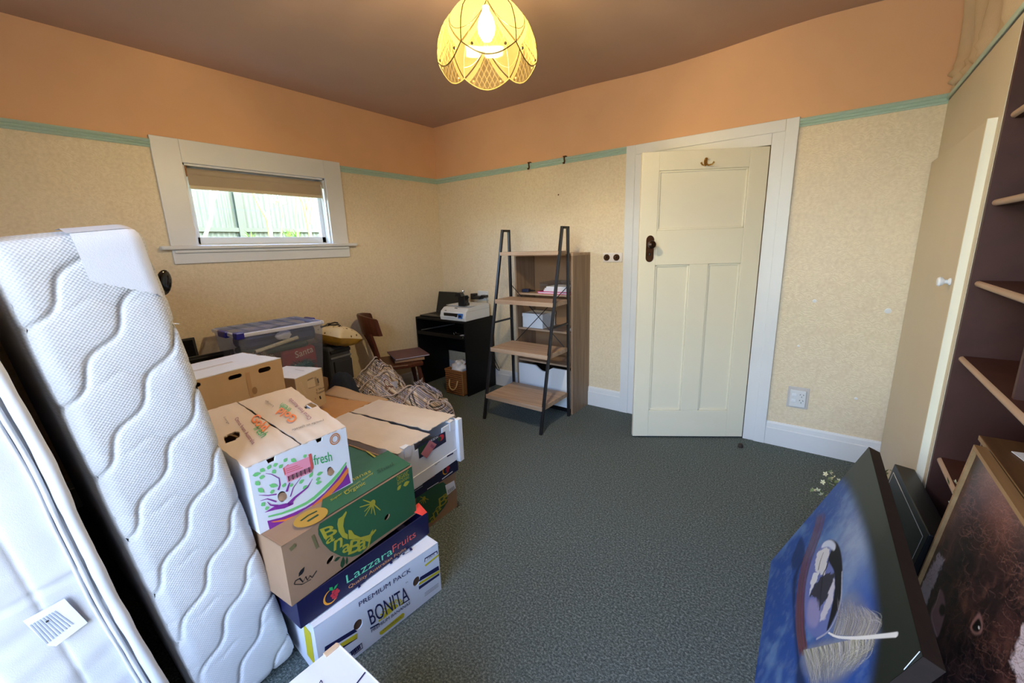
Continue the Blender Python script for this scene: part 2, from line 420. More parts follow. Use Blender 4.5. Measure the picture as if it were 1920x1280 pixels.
class Print:
    """everything is given in photo pixels and cast onto the face plane (o, n), or in face metres with the m-variants"""
    def __init__(s, parent, o, u, v, n):
        s.par = parent; W = wmat(parent); s.W = W; s.Wi = W.inverted()
        s.o = W @ Vector(o); r = W.to_3x3(); s.u = r @ Vector(u); s.v = r @ Vector(v); s.n = r @ Vector(n); s.layers = {}; s.solo = []
    def uv(s, p):
        P = px_plane(p, s.o, s.n) - s.o; return (P.dot(s.u), P.dot(s.v))
    def P(s, a, off): return s.Wi @ (s.o + s.u * a[0] + s.v * a[1] + s.n * off)
    def mb(s, m, big=False, nm='print'):
        if big: s.solo.append((MB(), m, nm)); return s.solo[-1][0]
        return s.layers.setdefault(m.name, (MB(), m))[0]
    def mpoly(s, pts, m, off=0.0008, holes=()):
        A_ = np.array(pts); b = s.mb(m, max(A_.max(0) - A_.min(0)) > .03, 'printed_shape'); tr = geometry.tessellate_polygon([[Vector((p[0], p[1], 0)) for p in l] for l in [pts] + list(holes)]); pts = list(pts) + [p for l in holes for p in l]
        fs = []
        for t in tr:
            a, c, d = [Vector((pts[i][0], pts[i][1], 0)) for i in t]
            t = tuple(t); fs.append(t if (c - a).cross(d - a).z > 0 else t[::-1])
        b.add([s.P(p, off) for p in pts], fs)
    def poly(s, pts, m, off=0.0008, holes=()): s.mpoly([s.uv(p) for p in pts], m, off, holes)
    def mstroke(s, pts, w, m, off=0.0012):
        b = s.mb(m); N = len(pts); L = []
        for i, p in enumerate(pts):
            a = pts[max(i - 1, 0)]; c = pts[min(i + 1, N - 1)]; d = Vector((c[0] - a[0], c[1] - a[1]))
            d = d.normalized() if d.length > 1e-9 else Vector((1, 0)); ww = w[i] if isinstance(w, (list, tuple)) else w
            L.append(((p[0] - d.y * ww / 2, p[1] + d.x * ww / 2), (p[0] + d.y * ww / 2, p[1] - d.x * ww / 2)))
        vs_ = []
        for a, c in L: vs_ += [s.P(c, off), s.P(a, off)]
        b.add(vs_, [(2 * i, 2 * i + 2, 2 * i + 3, 2 * i + 1) for i in range(N - 1)])
    def stroke(s, pts, w, m, off=0.0012): s.mstroke([s.uv(p) for p in pts], w, m, off)
    def mtext(s, sx, bl, br, tl, m, off=0.0014, bold=0.0):
        vs_, fs = text_mesh(sx, bold); b = s.mb(m, True, 'lettering')
        bl, br, tl = Vector(bl), Vector(br), Vector(tl); e = br - bl; f = tl - bl
        b.add([s.P(bl + e * p[0] + f * p[1], off) for p in vs_], fs)
    def text(s, sx, bl, br, tl, m, off=0.0014, bold=0.0): s.mtext(sx, s.uv(bl), s.uv(br), s.uv(tl), m, off, bold)
    def mell(s, cx, cy, rx, ry, m, off=0.001, rot=0.0, n=24): s.mpoly(ell(cx, cy, rx, ry, n, rot), m, off)
    def leaf(s, p, q, w, m, off=0.001):
        a = Vector(s.uv(p)); c = Vector(s.uv(q)); d = c - a; nn = Vector((-d.y, d.x)).normalized() * w
        pts = [a, a + d * 0.3 + nn * 0.8, a + d * 0.6 + nn * 0.75, c, a + d * 0.6 - nn * 0.75, a + d * 0.3 - nn * 0.8]
        s.mpoly([(p_.x, p_.y) for p_ in pts][::-1], m, off)
    def done(s, parent=None, name='print'):
        for b, m in s.layers.values():
            o = b.build(name, m, parent or s.par)
            o['kind'] = 'stuff'                     # fine print: strokes too small to pick apart
        for b, m, nm in s.solo: b.build(nm if name == 'print' else name, m, parent or s.par)
# ================================================================== THE SETTING
CZ = 2.617          # ceiling height
RZ = 2.075          # underside of the picture rail
XW = 3.794          # face of the built-in wardrobe
XO = 4.45           # outer right wall
YR = -4.30         # rear wall
# floor
b = MB(); b.box(-0.02, XO, YR - 0.02, 0.02, -0.06, 0.0); fl_ = b.build('floor', CARPET); tag(fl_, 'blue grey speckled loop pile carpet', kind='structure')
# ceiling with a slight sag along the door wall
P = []
for i in range(25):
    y = YR - 0.1 + (0.0 - YR + 0.16) * i / 24; row = []
    for j in range(29):
        x = -0.06 + (XO + 0.12) * j / 28
        sag = 0.022 * math.exp(-((y + 0.05) / 0.35) ** 2) * math.exp(-((x - 2.3) / 0.45) ** 2) - 0.02 * math.exp(-((y) / 0.4) ** 2) * math.exp(-((x - 3.2) / 0.35) ** 2)
        row.append((x, y, CZ - sag))
    P.append(row)
b = MB(); b.grid([r[::-1] for r in P]); b.box(-0.06, XO + 0.06, YR - 0.1, 0.06, CZ + 0.06, CZ + 0.12)
tag(b.build('ceiling', CEILM, smooth=True), 'dull brown painted ceiling', kind='structure')
# left wall (window wall, plane x = 0)
WY0, WY1, WZ0, WZ1 = -2.225, -1.262, 1.49, 2.005
wl_ = setting('wall_left')
b = MB(); b.box(-0.14, 0, YR, WY0, 0, 2.10); b.box(-0.14, 0, WY1, 0.0, 0, 2.10); b.box(-0.14, 0, WY0, WY1, 0, WZ0); b.box(-0.14, 0, WY0, WY1, WZ1, 2.10)
b.build('wallpaper', WALLP, wl_)
b = MB(); b.box(-0.14, 0.002, YR, 0.0, 2.10, CZ + 0.04); b.build('frieze', FRIEZE, wl_)
# far wall (door wall, plane y = 0)
DX0, DX1, DH = 2.222, 3.023, 1.985
wf = setting('wall_far')
b = MB(); b.box(0, DX0, 0, 0.12, 0, 2.10); b.box(DX1, XO, 0, 0.12, 0, 2.10); b.box(DX0, DX1, 0, 0.12, DH, 2.10); b.build('wallpaper', WALLP, wf)
b = MB(); b.box(-0.14, XO, -0.002, 0.12, 2.10, CZ + 0.05); b.build('frieze', FRIEZE, wf)
b = MB(); b.sphere((1.473, 0.0, 1.834), 0.006); b.build('nail_hole', BRONZE, wf)
for (q, s_) in (((3.345, 0, 1.02), .011), ((3.70, 0, 0.98), .016), ((3.62, 0, 0.42), .008), ((3.29, 0, 0.72), .007)):
    b = MB(); b.lathe([(s_, 0), (s_ * .8, .0015), (0, .002)], 12, Matrix.Translation(q) @ Matrix.Rotation(R(90), 4, 'X')); b.build('filler_patch', TRIM, wf)
# right outer wall, rear wall with its big window
wr = setting('wall_right'); b = MB(); b.box(XO, XO + 0.12, YR, 0.12, 0, CZ + 0.05); b.build('plaster', FRIEZE, wr)
RX0, RX1, RZ0, RZ1 = 2.20, 3.74, 0.45, 2.42
wb = setting('wall_rear'); b = MB()
b.box(-0.14, RX0, YR - 0.12, YR, 0, CZ + 0.05); b.box(RX1, XO + 0.12, YR - 0.12, YR, 0, CZ + 0.05); b.box(RX0, RX1, YR - 0.12, YR, 0, RZ0); b.box(RX0, RX1, YR - 0.12, YR, RZ1, CZ + 0.05)
b.build('wallpaper', WALLP, wb)
w2 = setting('window_2')
for (x0, x1, z0, z1) in ((RX0, RX1, RZ0, RZ0 + 0.05), (RX0, RX1, RZ1 - 0.05, RZ1), (RX0, RX0 + 0.05, RZ0, RZ1), (RX1 - 0.05, RX1, RZ0, RZ1), (2.68, 2.73, RZ0, RZ1), (3.20, 3.25, RZ0, RZ1)):
    b = MB(); b.box(x0, x1, YR - 0.09, YR - 0.03, z0, z1); b.build('window_frame', TRIM, w2)
for (x0, x1) in ((RX0 + .05, 2.68), (2.73, 3.20), (3.25, RX1 - .05)):
    b = MB(); b.box(x0, x1, YR - 0.063, YR - 0.059, RZ0 + 0.05, RZ1 - 0.05); b.build('pane', GLASS, w2)
b = MB(); b.box(RX0 - 0.1, RX1 + 0.1, YR - 0.03, YR + 0.07, RZ0 - 0.03, RZ0); b.build('window_sill', TRIM, w2, bevel=0.008)
# hall behind the door
wh = setting('wall_hall'); b = MB(); b.box(1.2, 4.1, 1.3, 1.4, 0, CZ); b.box(1.1, 1.2, 0.12, 1.4, 0, CZ); b.box(4.1, 4.2, 0.12, 1.4, 0, CZ); b.box(1.1, 4.2, 0.12, 1.4, CZ, CZ + 0.1); b.build('plaster', FRIEZE, wh)
b = MB(); b.box(1.1, 4.2, 0.02, 1.4, -0.06, 0.0); b.build('hall_carpet', CARPET, wh)

# picture rail: three beads
def rail(name, p, q, n):
    p = Vector(p); q = Vector(q); n = Vector(n)
    prof = [(0, 0), (.010, 0), (.014, .006), (.010, .012), (.018, .014), (.022, .021), (.017, .027), (.026, .030), (.030, .038), (.026, .045), (0, .047)]
    b = MB(); N = len(prof); vs_ = [a + n * d + Vector((0, 0, h)) for a in (p, q) for d, h in prof]
    fs = [(i, i + 1, N + i + 1, N + i) for i in range(N - 1)] + [tuple(range(N))[::-1], tuple(range(N, 2 * N))]
    b.add(vs_, fs); o = b.build(name, RAILM, smooth=True, ang=50); tag(o, 'pale green moulded picture rail', kind='structure'); return o
rail('trim_1', (0, YR, RZ), (0, -2.372, RZ), (1, 0, 0)); rail('trim_2', (0, -1.115, RZ), (0, 0, RZ), (1, 0, 0))
rail('trim_3', (0, 0, RZ), (2.078, 0, RZ), (0, -1, 0)); rail('trim_4', (3.16, 0, RZ - 0.01), (XW, 0, RZ - 0.01), (0, -1, 0))
# skirting boards
def skirting(name, p, q, n, h=0.172):
    p = Vector(p); q = Vector(q); n = Vector(n)
    prof = [(0, 0), (.020, 0), (.020, h * .72), (.016, h * .75), (.014, h * .93), (.008, h), (0, h)]
    b = MB(); N = len(prof); vs_ = [a + n * d + Vector((0, 0, z)) for a in (p, q) for d, z in prof]
    b.add(vs_, [(i, i + 1, N + i + 1, N + i) for i in range(N - 1)] + [tuple(range(N))[::-1], tuple(range(N, 2 * N))])
    tag(b.build(name, TRIM), 'white painted skirting board', kind='structure')
skirting('baseboard_left', (0, YR, 0), (0, 0, 0), (1, 0, 0)); skirting('baseboard_far', (0, 0, 0), (2.08, 0, 0), (0, -1, 0)); skirting('baseboard_right', (3.16, 0, 0), (3.772, 0, 0), (0, -1, 0), 0.168)

# ---- door architrave and jamb
tr = setting('trim_5')
def arch(x0, x1, z0, z1, nm):
    b = MB(); b.box(x0, x1, -0.020, 0.0, z0, z1); b.build(nm, TRIM, tr, bevel=0.003)
arch(2.079, 2.222, 0, 2.121, 'architrave_side'); arch(3.023, 3.160, 0, 2.121, 'architrave_side'); arch(2.222, 3.023, 1.985, 2.121, 'architrave_head')
for (x0, x1, z0, z1, nm) in ((2.079, 2.15, 0, 2.121, 'architrave_bead'), (3.092, 3.160, 0, 2.121, 'architrave_bead'), (2.15, 3.092, 2.052, 2.121, 'architrave_bead')):
    b = MB(); b.box(x0, x1, -0.026, -0.020, z0, z1); b.build(nm, TRIM, tr, bevel=0.003)
b = MB(); b.box(2.222, 2.24, 0, 0.12, 0, 1.985); b.box(3.005 + .02, 3.045, 0.0, 0.12, 0, 1.985); b.box(2.222, 3.03, 0, 0.12, 1.967 + .02, 2.0); b.build('jamb', TRIM, tr)

# ---- the door leaf, ajar
hinge = Vector((3.020, -0.022, 0)); d_ = Vector((2.366 - 3.023, -0.416, 0)).normalized(); nface = Vector((-d_.y, d_.x, 0)) * -1
if nface.y > 0: nface = -nface
dr = setting('door_1', hinge)
ang_d = math.atan2(d_.y, d_.x)                 # local +x runs from the hinge to the free edge
dr.rotation_euler = (0, 0, ang_d)
# local +y after this rotation:
ly = Vector((-math.sin(ang_d), math.cos(ang_d), 0)); fs_ = 1 if ly.dot(nface) > 0 else -1      # face side sign
LW, LH, TH = 0.783, 1.978, 0.038
us = [0.0, 0.116, 0.325, 0.447, 0.672, LW]
def dbox(u0, u1, z0, z1, y0, y1, nm, parent=dr, m=DOORM, bev=0.0025):
    b = MB(); b.box(u0, u1, fs_ * y0, fs_ * y1, z0, z1); return b.build(nm, m, parent, bevel=bev)
dbox(0.0, 0.116, 0.012, LH, -TH, 0, 'stile'); dbox(0.672, LW, 0.012, LH, -TH, 0, 'stile')
dbox(0.116, 0.672, 1.862, LH, -TH, 0, 'top_rail'); dbox(0.116, 0.672, 1.262, 1.490, -TH, 0, 'lock_rail'); dbox(0.116, 0.672, 0.012, 0.215, -TH, 0, 'bottom_rail')
dbox(0.325, 0.447, 0.215, 1.262, -TH, 0, 'muntin')
for (u0, u1, z0, z1) in ((0.116, 0.672, 1.490, 1.862), (0.116, 0.325, 0.215, 1.262), (0.447, 0.672, 0.215, 1.262)):
    p_ = dbox(u0, u1, z0, z1, -TH + 0.012, -0.014, 'panel', bev=0)
    # scotia moulding round the panel
    b = MB()
    for (a0, a1, c0, c1) in ((u0, u1, z0, z0 + .012), (u0, u1, z1 - .012, z1), (u0, u0 + .012, z0, z1), (u1 - .012, u1, z0, z1)):
        b.box(a0, a1, fs_ * -0.014, fs_ * -0.006, c0, c1)
    b.build('panel_moulding', DOORM, p_, bevel=0.003)
# lock plate, knob, coat hook
kp = MB(); kp.prism([(p[0], p[1]) for p in ([(-.026, -.05)] + [(.026 * math.cos(PI + t * PI / 8), -.055 + .028 * math.sin(PI + t * PI / 8)) for t in range(9)] + [(.026, -.05), (.026, .06)] + [(.026 * math.cos(t * PI / 8), .062 + .03 * math.sin(t * PI / 8)) for t in range(9)] + [(-.026, .06)])],
           (0.713, fs_ * 0.004, 1.368), (-fs_, 0, 0), (0, 0, 1), (0, fs_, 0), 0.004)
pk = kp.build('lock_plate', BRONZE, dr, bevel=0.001)
b = MB(); b.lathe([(.017, 0), (.017, .004), (.010, .008), (.009, .03), (.022, .038), (.027, .050), (.024, .060), (.012, .066), (0, .067)], 20, Matrix.Translation((0.713, fs_ * .003, 1.400)) @ Matrix.Rotation(R(-90 * fs_), 4, 'X')); b.build('door_knob', mat('dark_bronze', (58, 40, 30), 0.25, metal=0.7), pk, smooth=True)
b = MB(); b.sphere((0.713, fs_ * .004, 1.335), (.006, .003, .010)); b.build('keyhole', BLACKP, pk)
hk = MB(); hk.prism(ell(0, 0, .010, .026), (0.388, fs_ * .003, 1.903), (1, 0, 0), (0, 0, 1), (0, fs_, 0), .003)
for sg in (-1, 1): hk.tube([(0.388, fs_ * .004, 1.895), (0.388 + sg * .012, fs_ * .020, 1.880), (0.388 + sg * .030, fs_ * .034, 1.882), (0.388 + sg * .040, fs_ * .036, 1.896)], [.005, .005, .0045, .006], 8)
hk.tube([(0.388, fs_ * .004, 1.915), (0.388, fs_ * .02, 1.92)], [.005, .006], 8)
hk.build('coat_hook', BRASS, dr, smooth=True)

# ---- window_1 in the left wall
w1 = setting('window_1')
def wbox(x0, x1, y0, y1, z0, z1, nm, m=TRIM, bev=0.003, par=None):
    b = MB(); b.box(x0, x1, y0, y1, z0, z1); return b.build(nm, m, par or w1, bevel=bev)
wbox(0, .020, -2.372, -2.225, 1.487, 2.145, 'casing'); wbox(0, .020, -1.262, -1.115, 1.487, 2.145, 'casing'); wbox(0, .020, -2.225, -1.262, 2.005, 2.145, 'casing')
wbox(-.06, .055, -2.43, -1.03 - .02, 1.462, 1.488, 'window_sill', bev=0.01)
wbox(0, .018, -2.370, -1.112, 1.372, 1.462, 'apron'); wbox(.018, .034, -2.36, -1.122, 1.440, 1.462, 'apron_bead', bev=0.007)
wbox(-.14, 0, WY0 - .001, WY0 + .012, WZ0, WZ1, 'reveal', bev=0); wbox(-.14, 0, WY1 - .012, WY1 + .001, WZ0, WZ1, 'reveal', bev=0); wbox(-.14, 0, WY0, WY1, WZ1 - .012, WZ1 + .001, 'reveal', bev=0); wbox(-.14, -.06, WY0, WY1, WZ0 - .005, WZ0 + .008, 'reveal', bev=0)
for (y0, y1, z0, z1) in ((WY0 + .012, WY1 - .012, 1.498, 1.545), (WY0 + .012, WY1 - .012, 1.955, 1.993), (WY0 + .012, WY0 + .045, 1.498, 1.993), (WY1 - .045, WY1 - .012, 1.498, 1.993)):
    wbox(-.10, -.06, y0, y1, z0, z1, 'sash')
wbox(-.083, -.079, WY0 + .04, WY1 - .04, 1.54, 1.96, 'pane', GLASS, 0)
# roller blind
rb = thing('roller_blind', 'half raised beige roller blind at the top of the small window', 'blind', (-0.03, (WY0 + WY1) / 2, 1.955))
LB = (WY1 - WY0) / 2 - .022
BL = mat('blind_cloth', (176, 158, 134), 0.75, 0.03, 12)
b = MB(); b.lathe([(.027, -LB), (.027, LB)], 20, Matrix.Rotation(R(90), 4, 'X')); b.build('roll', BL, rb, smooth=True)
b = MB(); b.box(.018, .021, -LB, LB, -.085, 0.0); b.build('drop', BL, rb)
b = MB(); b.box(.012, .027, -LB, LB, -.105, -.082); b.build('bottom_bar', mat('blind_bar', (206, 190, 160), 0.5), rb, bevel=.004)
for sg in (-1, 1):
    b = MB(); b.box(-.02, .03, sg * (LB + .002), sg * (LB + .008), -.028, .034); b.build('bracket', BRONZE if sg < 0 else WHITEP, rb)
b = MB(); b.tube([(.03, LB - .01, 0), (.034, LB - .004, -.2), (.04, LB + .001, -.40), (.046, LB - .012, -.44), (.05, LB - .024, -.40), (.044, LB - .018, -.2), (.03, LB - .012, 0)], .0025, 6); b.build('pull_chain', WHITEP, rb, smooth=True)

# ---- electrical fittings
sw = thing('switch_plate', 'double light switch plate with two brown round dollies', 'switch', (1.979, 0, 1.304))
b = MB(); b.box(-.083, .083, -.009, 0, -.037, .037); b.build('plate', mat('plate_plastic', (226, 216, 208), 0.4), sw, bevel=.004)
for sx in (-.048, .036):
    b = MB(); b.lathe([(.026, 0), (.026, .006), (.020, .012), (.018, .010), (0, .009)], 20, Matrix.Translation((sx, -.009, 0)) @ Matrix.Rotation(R(90), 4, 'X')); r_ = b.build('switch_ring', BRONZE, sw, smooth=True)
    b = MB(); b.lathe([(.007, 0), (.009, .012), (.006, .02), (0, .022)], 12, Matrix.Translation((sx, -.018, .002)) @ Matrix.Rotation(R(75), 4, 'X')); b.build('dolly', mat('dark_bronze', (58, 40, 30)), r_, smooth=True)
sk = thing('power_socket', 'white vertical double power socket above the skirting right of the door', 'socket', (3.3225, 0, 0.366))
b = MB(); b.box(-.060, .060, -.004, 0, -.072, .075); b.build('backing_plate', mat('socket_back', (198, 192, 188), .5), sk, bevel=.003)
b = MB(); b.box(-.045, .045, -.016, -.004, -.062, .055); b.build('plate', WHITEP, sk, bevel=.005)
for z in (-.018, .022):
    b = MB(); b.box(-.034, -.008, -.021, -.016, z - .009, z + .009); b.build('rocker', WHITEL, sk, bevel=.002)
    for (dx, dz, a) in ((.012, .006, .5), (.030, .006, -.5), (.021, -.009, 0)):
        b = MB(); b.bar((dx - math.sin(a) * .004, -.0165, z + dz - math.cos(a) * .004), (dx + math.sin(a) * .004, -.0165, z + dz + math.cos(a) * .004), .003, .003); b.build('slot', BLACKP, sk)
for hx, nm in ((1.198, 'first'), (1.552, 'second')):
    h = thing('picture_hook', 'small bronze hook over the green picture rail, %s from the corner' % nm, 'hook', (hx, -.03, 2.10), group='hooks on the picture rail')
    b = MB(); b.ribbon([(0, .026, .022), (0, .012, .030), (0, -.004, .026), (0, -.008, .008), (0, -.002, -.012), (0, -.010, -.032), (0, -.020, -.034), (0, -.022, -.022)], .012, .004, side=(1, 0, 0)); b.build('hook', BRONZE, h)
    b = MB(); b.box(-.012, .012, -.008, .02, .02, .028); b.build('clip', BRONZE, h)

# ---- built-in wardrobe on the right
wd = thing('built_in_wardrobe', 'cream built-in wardrobe with flush door and white knob', 'wardrobe', (XW, 0, 0))
CREAMP = mat('cream_panel', (206, 192, 168), 0.5, 0.02, 3)
b = MB(); b.box(0.0, .02, -1.118, -0.001, 0, 2.075); b.build('front_panel', CREAMP, wd)
tb = setting('trim_6', (XW, 0, 0)); b = MB(); b.box(0.0, XO - XW, YR, -0.001, 2.085, 2.10); b.build('top_board', CREAMP, tb)
b = MB(); b.box(-.010, .0, YR, -0.001, 2.080, 2.10); b.build('top_moulding', RAILM, tb, bevel=.004)
dd = MB(); dd.box(-.022, .0, -1.062, -.012, .02, 1.785); dj = dd.build('door', CREAMP, wd, bevel=.0015)
b = MB(); b.box(-.024, -.0, -1.068, -1.060, .02, 1.787); b.build('edge_strip', mat('white_edging', (236, 230, 208), .4), dj)
b = MB(); b.lathe([(.014, 0), (.014, .004), (.008, .008), (.008, .016), (.016, .022), (.019, .030), (.015, .036), (.008, .038), (0, .038)], 18, Matrix.Translation((-.022, -.99, 1.236)) @ Matrix.Rotation(R(-90), 4, 'Y')); b.build('knob', WHITEL, dj, smooth=True)

# ---- built-in bookcase, brown inside
bk = thing('built_in_bookcase', 'tall dark brown built-in bookcase with rounded tan shelf edges', 'bookcase', (XW, -1.118, 0))
BKL = 3.15
b = MB(); b.box(.002, .31, -.022, 0, 0, 2.085); b.build('side_panel', BROWNP, bk)
b = MB(); b.box(.31, .33, -BKL, 0, 0, 2.085); b.build('back_panel', BROWNP, bk)
b = MB(); b.box(.002, .31, -BKL, -.022, 2.055, 2.085); b.build('head_board', BROWNP, bk)
b = MB(); b.box(.002, .31, -BKL, -.022, 0.0, .04); b.build('plinth', BROWNP, bk)
for z in (1.776, 1.510, 1.243, .975, .578):
    b = MB(); b.box(.022, .31, -BKL, -.022, z - .011, z + .011); s_ = b.build('shelf', BROWNP, bk)
    b = MB(); pr = [(.024, -.011)] + [(.024 - .012 * math.cos(t), .011 * math.sin(t)) for t in (-.9, -.4, 0, .4, .9)] + [(.024, .011)]
    N = len(pr); vs_ = [(x, y, z + h) for y in (-.026, -BKL) for x, h in pr]
    b.add(vs_, [(i, i + 1, N + i + 1, N + i)[::-1] for i in range(N - 1)] + [tuple(range(N)), tuple(range(N, 2 * N))[::-1]]); b.build('shelf_edge', SHELFEDGE, s_, smooth=True)
b = MB(); b.box(.03, .31, -.53, -.515, .986, 1.232); b.build('divider', BROWNP, bk)
b = MB(); b.box(.03, .31, -1.5, -1.485, .589, .964); b.build('divider', BROWNP, bk)
# ---- curtain above the wardrobe
cu_ = thing('cupboard_curtain', 'gathered beige curtain hiding the space above the wardrobe', 'curtain', (XW, 0, 2.1))
CURT = mat('curtain_cloth', (206, 180, 148), 0.85, 0.04, 8, bump=.15, bscale=300)
P = []
ny, nz = 170, 26
for i in range(ny + 1):
    y = -.028 - 2.4 * (i / ny) ** 1.25; row = []
    for j in range(nz + 1):
        t = j / nz; z = .004 + .505 * t
        ph = 20 * abs(y) ** .8
        amp = .034 * (.35 + .65 * t) * (1.0 if y < -.1 else .6)
        x = .022 + amp * math.sin(ph + 1.4 * math.sin(3 * t + y * 2.2)) + .012 * math.sin(ph * 2.3 + 2 * t)
        x -= (.020 + .016 * math.sin(z * 150 + y * 14)) * math.exp(-((t - .06) / .13) ** 2) * math.exp(-((y + .1) / .5) ** 2)   # cloth bunching over the front edge
        x += .018 * math.exp(-((t - .0) / .05) ** 2)
        z += .008 * math.sin(y * 24 + t * 3) * (1 - t)
        row.append((x - .006, y, max(z, .003)))
    P.append(row)
b = MB(); b.grid(P); o = b.build('cloth', CURT, cu_, smooth=True, ang=180)
md = o.modifiers.new('thickness', 'SOLIDIFY'); md.thickness = .003
b = MB(); b.tube([(.03, -.03, CZ - 2.112), (.03, -2.5, CZ - 2.112)], .006, 8); b.build('curtain_wire', BRASS, cu_, smooth=True)
# ---- pendant lamp
LX, LY = 2.179, -1.757
lp = thing('pendant_lamp', 'glowing ivory glass petal lampshade with brass edges hanging from the ceiling', 'lamp', (LX, LY, 0))
def petals(prof, n, phase, drop, nm):
    """prof: (r, z) from the top down; every petal its own pane of glass with a scalloped lower edge"""
    S = [0.0]
    for (r0, z0), (r1, z1) in zip(prof[:-1], prof[1:]): S.append(S[-1] + math.hypot(r1 - r0, z1 - z0))
    def at(s):
        s = max(0, min(s, S[-1] - 1e-6))
        for i in range(len(S) - 1):
            if S[i] <= s <= S[i + 1]:
                t = (s - S[i]) / (S[i + 1] - S[i]); return (prof[i][0] * (1 - t) + prof[i + 1][0] * t, prof[i][1] * (1 - t) + prof[i + 1][1] * t)
        return prof[-1]
    nu, nv = 16, 20
    for k in range(n):
        c = phase + 2 * PI * k / n; P = []; uvs = []
        for j in range(nv + 1):
            row = []
            for i in range(nu + 1):
                a = (i / nu - .5) * 2; th = c + a * PI / n * .99
                end = S[-1] - drop * a * a
                s = end * j / nv; r, z = at(s)
                rr = r * (math.cos(PI / n) / math.cos(a * PI / n) * .6 + .4 * (1 - .06 * abs(a)))
                row.append((rr * math.cos(th), rr * math.sin(th), z)); uvs.append((i / nu, 1 - s / S[-1]))
            P.append(row)
        b = MB(); b.grid(P); me = b.mesh(nm, PETAL, True, 180); ul = me.uv_layers.new(name='uv')
        for lo in me.loops: ul.data[lo.index].uv = uvs[lo.vertex_index]
        o = bpy.data.objects.new(nm, me); col.objects.link(o); o.parent = lp
        e = MB(); e.tube([P[nv][i] for i in range(nu + 1)], .0022, 6); e.tube([P[j][0] for j in range(nv + 1)], .0022, 6); e.build('brass_edge', mat('dull_brass', (120, 100, 58), .45, metal=.8), o, smooth=True)
        for a_ in (3, 13):
            q = Vector(P[nv - 1][a_]); b = MB(); b.sphere(q * 1.0, (.0055, .0055, .0055), 8, 6); b.build('rivet', mat('dull_brass', (120, 100, 58)), o)
        # thin ogee line engraved on the petal
        e = MB()
        for off in (.10, .16):
            pts = []
            for q in range(33):
                u_ = -.5 + q / 32; v_ = (.46 - .66 * abs(u_ * .98) ** .62) + off
                if v_ < .02: continue
                fi = (u_ + .5) * nu; fj = (1 - v_) * nv * 1.0
                i0 = int(min(max(fi, 0), nu - 1)); j0 = int(min(max(fj, 0), nv - 1)); fu, fv = fi - i0, fj - j0
                A_ = Vector(P[j0][i0]).lerp(Vector(P[j0][i0 + 1]), fu); B_ = Vector(P[j0 + 1][i0]).lerp(Vector(P[j0 + 1][i0 + 1]), fu); pts.append(A_.lerp(B_, fv))
            if off == .10: e.tube(pts, .0011, 5)
        e.build('engraved_line', mat('dull_brass', (120, 100, 58)), o)
ph0 = math.atan2(CAM[1] - LY, CAM[0] - LX) + R(2)
petals([(.030, 2.416), (.058, 2.402), (.086, 2.382), (.140, 2.338), (.184, 2.290), (.204, 2.240), (.210, 2.190), (.208, 2.150), (.201, 2.118)], 6, ph0, .045, 'glass_petal')
b = MB(); b.lathe([(.0, 2.434), (.015, 2.432), (.036, 2.418), (.034, 2.408), (.015, 2.406), (0, 2.406)], 24); b.build('gallery_cap', BRASS, lp, smooth=True)
b = MB(); b.tube([(0, 0, 2.43), (0, 0, CZ - .02)], .006, 8); b.build('stem', BRASS, lp, smooth=True)
b = MB(); b.lathe([(.0, CZ - .045), (.03, CZ - .04), (.055, CZ - .015), (.06, CZ)], 24); b.build('ceiling_rose', BRASS, lp, smooth=True)
b = MB(); b.lathe([(.018, 2.406), (.018, 2.365), (.014, 2.36), (0, 2.36)], 16); b.build('bulb_holder', BRASS, lp, smooth=True)
b = MB(); b.lathe([(0, 2.235), (.018, 2.24), (.033, 2.265), (.036, 2.29), (.028, 2.32), (.014, 2.345), (.013, 2.36)], 20); b.build('bulb', make_emit('bulb_glow', (255, 226, 160), 22.0), lp, smooth=True)
ll = bpy.data.lights.new('bulb_light', 'POINT'); ll.energy = 20.0; ll.color = (1.0, .80, .46); ll.shadow_soft_size = .022
lo = bpy.data.objects.new('bulb_light', ll); col.objects.link(lo); lo.location = (0, 0, 2.19); lo.parent = lp
# ---- long drapes drawn back beside the big rear window
def drape(label, x0, x1):
    t = thing('window_drape', label, 'curtain', ((x0 + x1) / 2, YR, .04)); P = []; n = 60
    for i in range(n + 1):
        s = i / n; row = []
        for j in range(9):
            z = 2.42 * j / 8; row.append(((x0 - x1) / 2 + (x1 - x0) * s, .075 + .035 * math.sin(s * 44 + .3 * math.sin(z * 2)), z))
        P.append(row)
    b = MB(); b.grid(P); o = b.build('cloth', CURT, t, smooth=True, ang=180); o.modifiers.new('thickness', 'SOLIDIFY').thickness = .004
    b = MB(); b.tube([((x0 - x1) / 2 - .03, .075, 2.43), ((x1 - x0) / 2 + .03, .075, 2.43)], .012, 10); b.build('curtain_rod', BRASS, t, smooth=True)
drape('long beige drape drawn back at the left of the rear window', 1.80, 2.24)
drape('long beige drape drawn back beside the bookcase end', 3.62, 3.76)
